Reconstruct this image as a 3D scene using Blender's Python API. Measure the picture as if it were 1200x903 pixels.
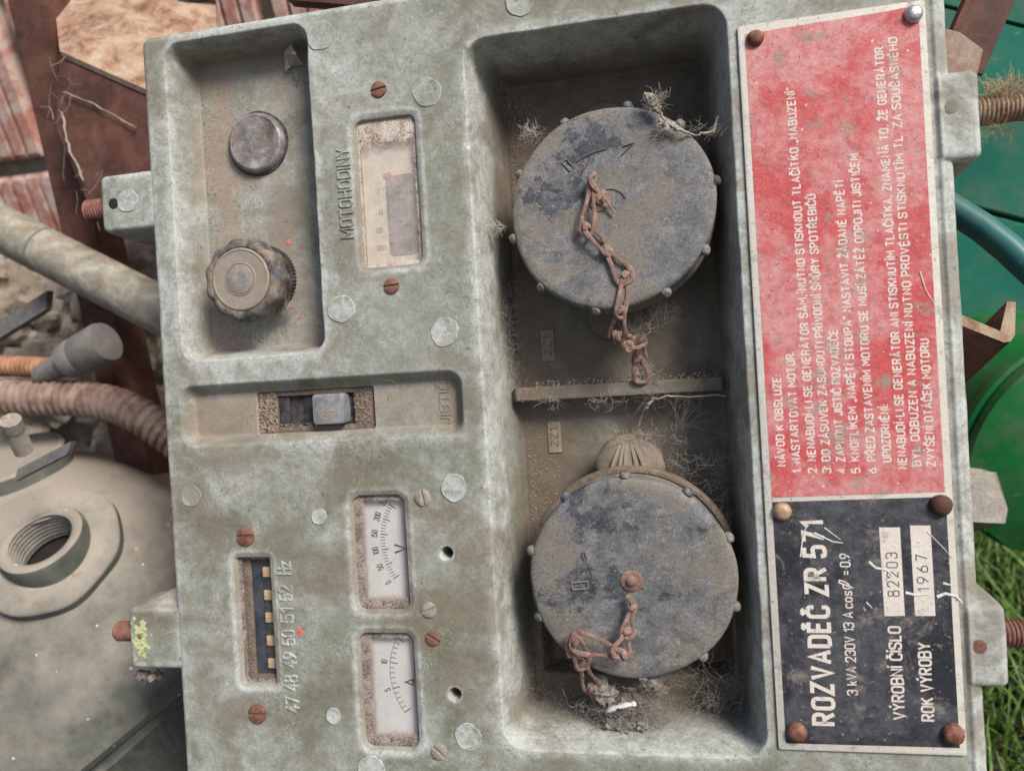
import bpy, math, random, unicodedata
import numpy as np
from mathutils import Vector, Matrix, noise as mnoise
random.seed(7); rng = np.random.default_rng(7)
for o in list(bpy.data.objects): bpy.data.objects.remove(o)
scene = bpy.context.scene; COL = scene.collection

# ---------------------------------------------------------------- frame, camera, light
# Everything is laid out in millimetres in the panel's own frame (x right, y up its face, z out of it);
# the panel leans back, so that frame is turned into the upright world by WM.
LEAN = math.radians(25); s_, c_ = math.sin(LEAN), math.cos(LEAN)
WR = Matrix(((1, 0, 0), (0, s_, -c_), (0, c_, s_)))
WM = Matrix.Translation((0, 0, .62)) @ WR.to_4x4()
CR = np.array([[0.97668898, -0.05905977, -0.20637487], [0.05665447, 0.99823957, -0.01755057], [0.20704809, 0.00544939, 0.97831559]])
CP = np.array([78.678, 2.071, 371.76])
cd = bpy.data.cameras.new('camera'); cam = bpy.data.objects.new('camera', cd); COL.objects.link(cam)
cd.sensor_width = 36; cd.sensor_fit = 'HORIZONTAL'; cd.lens = 28.5; cd.clip_start = .01; cd.clip_end = 200
cam.matrix_world = WM @ (Matrix.Translation(Vector(CP) * .001) @ Matrix(CR.T.tolist()).to_4x4())
cd.dof.use_dof = True; cd.dof.focus_distance = .385; cd.dof.aperture_fstop = 8
scene.camera = cam
def at(u, v, z=0.):
    "point of the panel frame seen at pixel (u, v) of the 1200 x 903 photograph, at depth z"
    d = CR.T @ np.array([(u - 600) / 950, -(v - 451.5) / 950, -1.]); t = (z - CP[2]) / d[2]
    return Vector(CP + t * d)
SUN = Vector((.55, .60, .62)).normalized(); SW = WR @ SUN
w = bpy.data.worlds.new('World'); scene.world = w; w.use_nodes = True
sk = w.node_tree.nodes.new('ShaderNodeTexSky'); sk.sky_type = 'NISHITA'; sk.sun_disc = False
sk.sun_elevation = math.asin(SW.z); sk.sun_rotation = math.atan2(SW.x, SW.y)
sk.dust_density = 3; sk.air_density = 1; sk.ozone_density = 1
bg = w.node_tree.nodes['Background']; w.node_tree.links.new(sk.outputs[0], bg.inputs[0]); bg.inputs[1].default_value = .078
sd = bpy.data.lights.new('sun', 'SUN'); sd.energy = 3.1; sd.angle = math.radians(20); sd.color = (1, .94, .86)
so = bpy.data.objects.new('sun', sd); COL.objects.link(so); so.rotation_euler = SW.to_track_quat('Z', 'Y').to_euler()
so.location = (0, 0, 3)
vs = scene.view_settings; vs.view_transform = 'Standard'; vs.look = 'None'; vs.gamma = 1; vs.exposure = .50

# ---------------------------------------------------------------- materials
class G:
    def __init__(s, name, rnd=False):
        s.m = bpy.data.materials.new(name); s.m.use_nodes = True; s.t = s.m.node_tree
        s.b = s.t.nodes['Principled BSDF']; tc = s.n('ShaderNodeTexCoord')
        v = s.n('ShaderNodeVectorMath'); v.operation = 'MULTIPLY'; s.l(tc.outputs['Object'], v.inputs[0]); v.inputs[1].default_value = (1000,) * 3
        s.co = v.outputs[0]
        if rnd:
            oi = s.n('ShaderNodeObjectInfo'); a = s.n('ShaderNodeVectorMath'); a.operation = 'MULTIPLY_ADD'
            s.l(oi.outputs['Random'], a.inputs[0]); a.inputs[1].default_value = (900, 500, 700); s.l(s.co, a.inputs[2]); s.co = a.outputs[0]; s.rn = oi.outputs['Random']
    def n(s, t): return s.t.nodes.new(t)
    def l(s, a, b): s.t.links.new(a, b)
    def put(s, x, i):
        if hasattr(x, 'links') or isinstance(x, bpy.types.NodeSocket): s.l(x, i)
        elif isinstance(x, (tuple, list)): i.default_value = tuple(x) + (1,) if len(x) == 3 and len(i.default_value) == 4 else x
        else: i.default_value = x if not hasattr(i.default_value, '__len__') else (x, x, x, 1)
    def noise(s, size, detail=4, rough=.55, dist=0., off=0., st=None):
        co = s.co
        if off or st:
            q = s.n('ShaderNodeVectorMath'); q.operation = 'MULTIPLY_ADD'; s.l(co, q.inputs[0])
            q.inputs[1].default_value = st or (1, 1, 1); q.inputs[2].default_value = (off, off * .7, off * 1.3); co = q.outputs[0]
        n = s.n('ShaderNodeTexNoise'); s.l(co, n.inputs['Vector']); n.inputs['Scale'].default_value = 1 / size
        n.inputs['Detail'].default_value = detail; n.inputs['Roughness'].default_value = rough; n.inputs['Distortion'].default_value = dist
        return n.outputs['Fac']
    def vor(s, size, rnd=1.):
        n = s.n('ShaderNodeTexVoronoi'); s.l(s.co, n.inputs['Vector']); n.inputs['Scale'].default_value = 1 / size; return n.outputs['Distance']
    def ramp(s, f, *st):
        r = s.n('ShaderNodeValToRGB'); e = r.color_ramp.elements
        while len(e) < len(st): e.new(.5)
        for k, (p, c) in enumerate(st):
            e[k].position = p; e[k].color = (tuple(c) if isinstance(c, (tuple, list)) else (c, c, c)) + (1,)
        s.l(f, r.inputs[0]); return r.outputs[0]
    def mix(s, f, a, b, mode='MIX'):
        m = s.n('ShaderNodeMix'); m.data_type = 'RGBA'; m.blend_type = mode
        s.put(f, m.inputs[0]); s.put(a, m.inputs[6]); s.put(b, m.inputs[7]); return m.outputs[2]
    def ma(s, op, a, b=0., c=0., clamp=False):
        m = s.n('ShaderNodeMath'); m.operation = op; m.use_clamp = clamp
        for i, x in enumerate((a, b, c)):
            if isinstance(x, (int, float)): m.inputs[i].default_value = x
            else: s.l(x, m.inputs[i])
        return m.outputs[0]
    def attr(s, name):
        a = s.n('ShaderNodeAttribute'); a.attribute_name = name; q = s.n('ShaderNodeSeparateColor'); s.l(a.outputs['Color'], q.inputs[0]); return q.outputs
    def done(s, col, rough=.7, metal=0., bump=None, bs=.4, bd=.5, spec=.4):
        s.put(col, s.b.inputs['Base Color']); s.put(rough, s.b.inputs['Roughness']); s.put(metal, s.b.inputs['Metallic'])
        s.b.inputs['Specular IOR Level'].default_value = spec
        if bump is not None:
            b = s.n('ShaderNodeBump'); b.inputs['Strength'].default_value = bs; b.inputs['Distance'].default_value = bd * .001
            s.l(bump, b.inputs['Height']); s.l(b.outputs[0], s.b.inputs['Normal'])
        return s.m
M = {}
DUST = (.30, .235, .175)
def casting():
    g = G('weathered_green_casting'); a = g.attr('wear'); ch, du, grime_shade = a[0], a[1], a[2]
    big = g.noise(60, 6, .6, .2); mid = g.noise(6, 8, .78, .2, 50); fine = g.noise(1.5, 5, .8, 0, 9); grit = g.noise(.7, 2, .6, 0, 31)
    ed = g.noise(4, 8, .8, .3, 611)
    bm_ = g.ma('ADD', g.ma('MULTIPLY', big, .62), g.ma('ADD', g.ma('MULTIPLY', mid, .18), g.ma('MULTIPLY', fine, .20)))
    col = g.ramp(bm_, (.38, (.122, .127, .083)), (.50, (.172, .180, .135)), (.61, (.235, .245, .205)))
    st = g.noise(30, 12, .78, .5, 120)
    cf = g.ma('ADD', g.ma('MULTIPLY', g.ramp(st, (.40, 0.), (.63, .9)), g.ramp(g.noise(95, 3, .5, 0, 930), (.38, .25), (.58, 1.))), g.ma('MULTIPLY', ch, g.ramp(mid, (.35, .45), (.6, 1.))), clamp=True)
    cf = g.ma('MULTIPLY', cf, g.ramp(g.ma('ADD', g.ma('MULTIPLY', fine, .5), g.ma('MULTIPLY', mid, .5)), (.38, .35), (.58, 1.)))
    col = g.mix(g.ma('MULTIPLY', cf, .9), col, (.52, .545, .53))
    col = g.mix(g.ma('MULTIPLY', g.ramp(ed, (.60, 0.), (.63, .8)), g.ramp(ch, (.35, 0.), (.8, 1.))), col, (.66, .67, .65))   # paint rubbed off along proud edges
    # thin white scrapes and efflorescence
    sc = g.noise(9, 7, .72, 1.6, 77); scr = g.ramp(g.ma('ABSOLUTE', g.ma('SUBTRACT', sc, .5)), (0., 1.), (.010, 0.))
    col = g.mix(g.ma('MULTIPLY', scr, g.ramp(g.noise(18, 3, .5, 0, 5), (.48, 0.), (.58, .75))), col, (.66, .67, .65))
    stn = g.noise(38, 5, .6, .8, 333); col = g.mix(g.ramp(stn, (.50, 0.), (.62, .6)), col, (.17, .14, .10))
    df = g.ma('MULTIPLY', du, g.ramp(g.noise(6, 6, .7, .5, 200), (.3, .25), (.55, 1.)), clamp=True)
    col = g.mix(df, col, g.mix(grit, (.17, .125, .095), (.42, .34, .275)))
    col = g.mix(g.ma('MULTIPLY', grime_shade, g.ramp(g.noise(16, 5, .65, .5, 400), (.3, .75), (.6, 1.))), col, g.mix(g.noise(24, 6, .7, 0, 60), (.042, .028, .017), (.16, .122, .085)))  # brown grime whose colour also darkens the recesses in place of shade
    col = g.mix(g.ramp(g.noise(2.6, 3, .6, 0, 11), (.66, 0.), (.72, .7)), col, (.10, .085, .06))
    col = g.mix(g.ramp(g.noise(4.2, 2, .5, 0, 600), (.80, 0.), (.81, .9)), col, (.62, .14, .10))
    h = g.ma('ADD', g.ma('MULTIPLY', fine, .8), g.ma('MULTIPLY', grit, .5)); h = g.ma('ADD', h, g.ma('MULTIPLY', mid, .8))
    return g.done(col, g.ramp(mid, (.3, .55), (.7, .85)), 0, h, .6, .3, .35)
M['cast'] = casting()
def simple(name, stops, size=8, rough=.75, metal=0., dust=0., grit=1., bs=.5, bd=.4, dist=.5, rnd=False, dcol=DUST, dsize=14):
    g = G(name, rnd); n = g.noise(size, 6, .65, dist, 3); f = g.noise(grit, 3, .65, 0, 17)
    col = g.ramp(g.ma('ADD', g.ma('MULTIPLY', n, .7), g.ma('MULTIPLY', f, .3)), *stops)
    if dust: col = g.mix(g.ma('MULTIPLY', g.ramp(g.noise(dsize, 6, .7, .8, 88), (.42, 0.), (.60, 1.)), dust), col, g.mix(f, tuple(x * .7 for x in dcol), tuple(x * 1.3 for x in dcol)))
    return g.done(col, rough, metal, g.ma('ADD', n, g.ma('MULTIPLY', f, .6)), bs, bd)
M['rust'] = simple('dark_red_rust', ((.36, (.040, .016, .012)), (.5, (.082, .030, .021)), (.68, (.15, .060, .040))), 20, .75, 0, .08, .8, rnd=True)
M['rust_screw'] = simple('rusted_screw_head', ((.35, (.07, .027, .019)), (.5, (.17, .060, .040)), (.68, (.33, .16, .11))), 2.5, .7, .2, .3, .5, rnd=True)
M['rivet_pale'] = simple('pale_brown_rivet', ((.35, (.22, .13, .08)), (.5, (.45, .28, .18)), (.66, (.62, .45, .33))), 2.5, .5, .3, .3, .5)
M['rivet_silver'] = simple('bare_metal_rivet', ((.35, (.35, .36, .37)), (.6, (.62, .64, .66))), 2, .35, .7, .35, .5)
M['screw_grey'] = simple('greyed_screw_head', ((.35, (.20, .17, .14)), (.6, (.42, .40, .35))), 2.5, .7, .2, .5, .5, rnd=True)
M['chain'] = simple('rusted_chain_strap', ((.35, (.10, .048, .040)), (.5, (.20, .105, .088)), (.66, (.40, .29, .255))), 3, .85, 0, .45, .5)
M['sand'] = simple('sandy_rusty_ledge', ((.38, (.14, .06, .038)), (.48, (.29, .165, .105)), (.60, (.44, .335, .245))), 18, .9, 0, .45, 1.2, dcol=(.45, .36, .27))
M['stud'] = simple('rusted_thread', ((.35, (.07, .03, .025)), (.6, (.26, .10, .075))), 4, .8, .1, .3, .6, rnd=True)
M['studb'] = simple('brassy_rusted_thread', ((.35, (.20, .10, .07)), (.5, (.33, .22, .14)), (.66, (.42, .34, .24))), 9, .7, .1, .2, .6)
M['knob_dark'] = simple('dusty_black_knob', ((.35, (.03, .03, .033)), (.6, (.10, .10, .105))), 4, .7, 0, .75, .7, dsize=7)
M['knob_face'] = simple('dusty_tan_disc', ((.35, (.22, .19, .15)), (.6, (.34, .30, .25))), 8, .6, .1, .5, .8)
M['knob_mid'] = simple('dusty_grey_disc', ((.35, (.12, .12, .12)), (.6, (.30, .29, .28))), 3, .75, 0, .4, .6, bs=.9)
M['button'] = simple('scratched_grey_button', ((.38, (.075, .067, .072)), (.5, (.175, .16, .17)), (.62, (.38, .37, .375))), 9, .55, .1, .45, .8, dsize=9)
M['black'] = simple('dusty_black_plastic', ((.35, (.010, .011, .014)), (.65, (.05, .052, .06))), 4, .6, 0, .45, .8, dsize=6, dcol=(.15, .12, .10))
M['lever'] = simple('grey_worn_lever', ((.35, (.11, .125, .15)), (.65, (.27, .295, .33))), 4, .55, 0, .4, .6)
M['slotframe'] = simple('dirt_filled_slot_frame', ((.35, (.08, .058, .045)), (.65, (.25, .19, .15))), 3, .95, 0, .4, .6, bs=1., bd=.8)
M['reed'] = simple('tan_reed_end', ((.35, (.38, .25, .14)), (.65, (.62, .46, .29))), 3, .8)
M['hzdial'] = simple('dark_blue_black_dial', ((.35, (.010, .013, .022)), (.65, (.035, .045, .07))), 6, .6, 0, .35, .8, dcol=(.12, .12, .13))
M['dial'] = simple('white_dial', ((.3, (.58, .57, .55)), (.7, (.72, .71, .70))), 20, .6)
M['cream'] = simple('cream_hour_scale', ((.3, (.68, .61, .51)), (.7, (.80, .74, .65))), 20, .6)
M['counter'] = simple('grey_counter_strip', ((.35, (.19, .19, .20)), (.65, (.34, .335, .34))), 8, .6, 0, .5, .9, dcol=(.5, .42, .40))
M['ink'] = simple('dark_grey_print', ((.3, (.045, .043, .043)), (.7, (.12, .115, .11))), 3, .6)
M['inkfaint'] = simple('faded_grey_print', ((.3, (.26, .23, .20)), (.7, (.36, .32, .28))), 3, .6)
M['hole'] = simple('void_shade', ((.3, (.01, .009, .008)), (.7, (.03, .025, .02))), 4, .9)  # near-black colour standing in for the shade inside holes
M['tag'] = simple('dusty_brass_tag', ((.35, (.17, .145, .09)), (.65, (.30, .26, .17))), 4, .8, 0, .4, .8)
M['fibre'] = simple('grey_cobweb_fibre', ((.35, (.24, .205, .165)), (.65, (.46, .42, .36))), 3, .95)
M['fluff'] = simple('grey_dirt_fluff', ((.35, (.13, .11, .095)), (.5, (.26, .23, .20)), (.66, (.40, .37, .34))), 2.2, .98, 0, 0, .5, bs=1., bd=1.)
M['white'] = simple('white_dropping', ((.35, (.45, .43, .40)), (.65, (.74, .73, .71))), 2, .7)
M['straw'] = simple('dry_straw', ((.3, (.26, .17, .09)), (.7, (.50, .38, .24))), 3, .9)
M['grit'] = simple('brown_grit', ((.35, (.13, .09, .068)), (.5, (.26, .20, .155)), (.66, (.42, .34, .27))), 2.2, .95, rnd=True)
M['lichen'] = simple('yellow_green_lichen', ((.3, (.30, .36, .12)), (.7, (.62, .66, .36))), 1.5, .95)
M['mortar'] = simple('sandy_mortar', ((.35, (.26, .21, .16)), (.65, (.50, .44, .36))), 16, .95, bs=1., bd=2.)
M['stone'] = simple('pale_rubble_stone', ((.36, (.15, .115, .08)), (.5, (.33, .275, .21)), (.64, (.52, .465, .39))), 24, .95, 0, 0, 2., bs=1., bd=2., rnd=True)
M['concrete'] = simple('rough_grey_concrete', ((.35, (.20, .18, .16)), (.65, (.40, .37, .33))), 14, .95, 0, 0, 1.5, bs=1., bd=1.5)
M['pipe'] = simple('chalky_green_pipe_paint', ((.38, (.16, .165, .12)), (.5, (.27, .275, .22)), (.62, (.42, .415, .36))), 14, .7, 0, .35, 1.2, dcol=(.30, .15, .10), dsize=9)
M['orange'] = simple('orange_brown_conduit', ((.35, (.22, .09, .045)), (.65, (.48, .24, .13))), 10, .85, 0, .3, 1.)
M['conduit'] = simple('dusty_brown_conduit', ((.36, (.11, .055, .042)), (.5, (.235, .145, .115)), (.64, (.38, .29, .24))), 12, .85, 0, .6, 1., dsize=24, dcol=(.28, .235, .185))
M['plug'] = simple('grey_rubber_plug', ((.35, (.11, .11, .11)), (.65, (.22, .215, .21))), 10, .75, 0, .3, 1.)
M['slate'] = simple('dark_slate_bar', ((.35, (.06, .065, .07)), (.65, (.14, .15, .155))), 10, .7, 0, .3, 1.)
def tankm():
    g = G('dusty_grey_tank'); n = g.noise(45, 6, .6, .6); f = g.noise(1.2, 4, .7)
    col = g.ramp(n, (.38, (.075, .085, .072)), (.62, (.15, .155, .138)))
    geo = g.n('ShaderNodeNewGeometry'); sx = g.n('ShaderNodeSeparateXYZ'); g.l(geo.outputs['Normal'], sx.inputs[0])
    up = g.ma('ADD', sx.outputs[2], g.ma('MULTIPLY', g.ma('SUBTRACT', g.noise(24, 8, .68, .2, 9), .5), 1.2))   # dust on what faces up, also painting the lit top and dark underside
    col = g.mix(g.ramp(up, (.28, 0.), (.88, .92)), col, g.mix(f, (.27, .23, .185), (.42, .375, .32)))
    col = g.mix(g.ramp(g.noise(9, 6, .7, .3, 44), (.60, 0.), (.70, .75)), col, (.22, .125, .085))
    col = g.mix(g.ramp(g.vor(13), (.05, .9), (.075, 0.)), col, (.70, .70, .66))
    return g.done(col, .7, 0, g.ma('ADD', f, n), .4, .5)
M['tank'] = tankm()
def capm():
    g = G('dusty_black_cap', True); n = g.noise(30, 10, .66, .35, 4); f = g.noise(1.2, 5, .8); m = g.noise(9, 9, .75, .15, 70); p2 = g.noise(24, 10, .62, .2, 910)
    geo = g.attr('wear'); mf = g.ma('ADD', g.ma('MULTIPLY', m, .55), g.ma('MULTIPLY', f, .45))
    base = g.ramp(mf, (.38, (.020, .022, .028)), (.5, (.062, .067, .080)), (.62, (.14, .15, .17)))
    haze = g.ramp(mf, (.38, (.085, .086, .088)), (.5, (.155, .156, .158)), (.62, (.27, .268, .265)))
    col = g.mix(g.ramp(g.ma('ADD', p2, g.ma('MULTIPLY', geo[0], .12)), (.475, 0.), (.50, .85)), base, haze)       # bloomed film, flaked off in patches
    d = g.ma('ADD', n, g.ma('MULTIPLY', geo[1], .08))
    df = g.ma('MULTIPLY', g.ramp(d, (.515, 0.), (.585, .9)), g.ramp(mf, (.36, .45), (.56, 1.)))
    col = g.mix(df, col, g.mix(f, (.10, .085, .068), (.325, .295, .255)))
    ln = g.ramp(g.ma('ABSOLUTE', g.ma('SUBTRACT', n, .50)), (0., .55), (.006, 0.)); col = g.mix(ln, col, (.42, .37, .31))
    col = g.mix(g.ramp(g.noise(2.1, 3, .6, 0, 333), (.64, 0.), (.70, .5)), col, (.40, .37, .34))
    col = g.mix(g.ramp(g.noise(9, 5, .7, 0, 555), (.66, 0.), (.74, .5)), col, (.13, .065, .055))
    return g.done(col, g.ramp(d, (.4, .5), (.6, .9)), 0, g.ma('ADD', g.ma('MULTIPLY', m, 1.2), f), .8, .4)
M['cap'] = capm()
def platem(name, stops, faded, fade_amt, dirt=1., rough=.45):
    g = G(name); big = g.noise(34, 10, .68, .3, 21); m = g.noise(5, 7, .75, .2, 9); f = g.noise(.9, 4, .75)
    col = g.ramp(g.ma('ADD', g.ma('MULTIPLY', m, .6), g.ma('MULTIPLY', f, .4)), *stops)
    col = g.mix(g.ma('MULTIPLY', g.ramp(big, (.43, 0.), (.54, 1.)), g.ramp(m, (.38, fade_amt * .35), (.58, fade_amt))), col, faded)
    # settled dirt: smears, blotches and small blisters; the same pattern runs over paint and letters
    sm = g.noise(13, 10, .76, .5, 300); col = g.mix(g.ma('MULTIPLY', g.ramp(sm, (.555, 0.), (.63, .85)), dirt), col, g.mix(f, (.17, .14, .11), (.42, .37, .31)))
    v = g.noise(3.2, 3, .6, 0, 99); col = g.mix(g.ma('MULTIPLY', g.ramp(v, (.655, 0.), (.69, .85)), dirt), col, (.28, .19, .165))
    w2 = g.noise(2.0, 2, .5, 0, 180); col = g.mix(g.ma('MULTIPLY', g.ramp(w2, (.72, 0.), (.74, .8)), dirt), col, (.68, .62, .58))
    w3 = g.noise(1.5, 2, .5, 0, 777); col = g.mix(g.ma('MULTIPLY', g.ramp(w3, (.70, 0.), (.72, .8)), dirt), col, (.09, .06, .055))
    return g.done(col, g.ramp(sm, (.5, rough), (.62, .9)), 0, g.ma('ADD', g.ma('MULTIPLY', v, 1.2), g.ma('ADD', f, m)), .6, .35)
M['red'] = platem('faded_red_enamel', ((.38, (.42, .048, .052)), (.62, (.57, .095, .098))), (.56, .28, .27), .9)
M['blk'] = platem('black_enamel', ((.35, (.014, .015, .020)), (.65, (.030, .032, .041))), (.095, .098, .11), .7, .6, .35)
M['alu'] = platem('bare_plate_metal', ((.35, (.46, .44, .39)), (.65, (.62, .60, .55))), (.50, .46, .40), .6, .75, .5)
M['letter'] = platem('pale_plate_lettering', ((.35, (.58, .54, .48)), (.65, (.74, .70, .64))), (.66, .55, .50), .6, .8, .5)
def panem(nm='dust_covered_pane', k=1.):
    g = G(nm); a = g.attr('wear'); f = g.noise(.8, 4, .75); n = g.noise(6, 5, .7, .6)
    d = g.ma('ADD', a[1], g.ma('MULTIPLY', g.ma('SUBTRACT', g.ma('ADD', g.ma('MULTIPLY', n, .5), g.ma('MULTIPLY', f, .5)), .5), 1.5))
    fac = g.ma('MAXIMUM', g.ramp(d, (.40, 0.), (.70, .93)), a[0])
    g.done(g.mix(g.ramp(g.ma('ADD', g.ma('MULTIPLY', f, .55), g.ma('MULTIPLY', n, .45)), (.42, 0.), (.58, 1.)), (.10 * k * k, .072 * k * k, .058 * k * k), (min(.7, .42 * k), min(.66, .345 * k * 1.03), min(.62, .295 * k * 1.06))), .9, 0, f, .8, .6)
    tr = g.n('ShaderNodeBsdfTransparent'); gl = g.n('ShaderNodeBsdfGlossy'); gl.inputs['Roughness'].default_value = .3
    m1 = g.n('ShaderNodeMixShader'); m1.inputs[0].default_value = .03; g.l(tr.outputs[0], m1.inputs[1]); g.l(gl.outputs[0], m1.inputs[2])
    m2 = g.n('ShaderNodeMixShader'); g.l(fac, m2.inputs[0]); g.l(m1.outputs[0], m2.inputs[1]); g.l(g.b.outputs[0], m2.inputs[2])
    g.l(m2.outputs[0], g.t.nodes['Material Output'].inputs[0]); return g.m
M['pane'] = panem(); M['pane2'] = panem('pale_dusty_pane', 1.75)
def brickm():
    g = G('red_hollow_brick', True); n = g.noise(30, 6, .65, .6); f = g.noise(2, 4, .7)
    col = g.ramp(g.ma('ADD', g.ma('MULTIPLY', n, .6), g.ma('MULTIPLY', f, .4)), (.35, (.30, .11, .085)), (.5, (.44, .19, .15)), (.66, (.54, .30, .25)))
    col = g.mix(g.ramp(g.noise(34, 7, .7, 1., 9), (.42, 0.), (.56, .85)), col, (.60, .49, .43))
    return g.done(col, .95, 0, g.ma('ADD', f, n), .8, 1.)
M['brick'] = brickm()
def greenm(name, a, b, sc):
    g = G(name); n = g.noise(60, 4, .5); s = g.noise(9, 6, .7, .4, 7, (.12, 1., 1.))
    col = g.mix(g.ramp(s, (.63, 0.), (.70, sc)), g.ramp(n, (.3, a), (.7, b)), (.34, .50, .44)); col = g.mix(g.ramp(g.noise(28, 8, .7, .3, 51), (.46, 0.), (.64, .4)), col, (.13, .14, .10))
    return g.done(col, .45, 0, s, .15, .4)
M['teal'] = greenm('teal_green_plastic', (.003, .120, .076), (.007, .17, .112), .45)
M['green'] = greenm('bright_green_plastic', (.004, .11, .024), (.010, .19, .045), .25)
M['hoop'] = greenm('dark_teal_rubber', (.012, .09, .09), (.03, .16, .16), .6)
M['soil'] = simple('dark_garden_soil', ((.35, (.025, .02, .015)), (.65, (.10, .08, .055))), 14, .95, 0, 0, 2., bs=1., bd=4.)
def grassm():
    g = G('grass_blades'); n = g.noise(7, 3); return g.done(g.ramp(n, (.35, (.035, .085, .012)), (.55, (.09, .19, .03)), (.7, (.26, .30, .09))), .55)
M['grass'] = grassm()

# ---------------------------------------------------------------- builders
ORG = {}
def place(o, parent, org):
    org = Vector(org) if org is not None else (ORG[parent.name] if parent else Vector((0, 0, 0)))
    COL.objects.link(o); ORG[o.name] = org
    if parent: o.parent = parent; o.location = (org - ORG[parent.name]) * .001
    else: o.matrix_world = WM @ Matrix.Translation(org * .001)
    return org
def tag(o, label=None, cat=None, group=None, kind=None):
    for k, v in (('label', label), ('category', cat), ('group', group), ('kind', kind)):
        if v: o[k] = v
    return o
def thing(name, org, label, cat, group=None):
    o = bpy.data.objects.new(name, None); o.empty_display_size = .01; place(o, None, org); return tag(o, label, cat, group)
def mk(name, V, F, mat, parent=None, org=None, smooth=True, loc=None, wear=None):
    "one mesh object; V in panel-frame mm. With loc, V is already local to loc."
    me = bpy.data.meshes.new(name); o = bpy.data.objects.new(name, me)
    if loc is not None: place(o, parent, loc); og = Vector((0, 0, 0))
    else: og = place(o, parent, org)
    V = (np.array([tuple(v) for v in V] if not isinstance(V, np.ndarray) else V, float) - np.array(og)) * .001
    if isinstance(F, np.ndarray):
        me.vertices.add(len(V)); me.vertices.foreach_set('co', V.ravel().astype(np.float32))
        k = F.shape[1]; me.loops.add(F.size); me.loops.foreach_set('vertex_index', F.ravel().astype(np.int32))
        me.polygons.add(len(F)); me.polygons.foreach_set('loop_start', np.arange(0, F.size, k, dtype=np.int32)); me.update(calc_edges=True); me.validate()
    else: me.from_pydata(V.tolist(), [], [list(f) for f in F]); me.update()
    if smooth: me.polygons.foreach_set('use_smooth', [True] * len(me.polygons))
    if smooth and not isinstance(F, np.ndarray): me.set_sharp_from_angle(angle=math.radians(40))
    me.materials.append(mat)
    if wear is not None:
        a = me.color_attributes.new('wear', 'FLOAT_COLOR', 'POINT'); c = np.ones((len(V), 4), np.float32); c[:, :wear.shape[1]] = wear; a.data.foreach_set('color', c.ravel())
    return o
def again(o, loc, parent, rot=0., scale=1.):
    "a copy of a part on the same mesh data"
    c = bpy.data.objects.new(o.name.split('.')[0], o.data); place(c, parent, loc); c.rotation_euler = (0, 0, rot); c.scale = (scale,) * 3; return c
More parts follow.
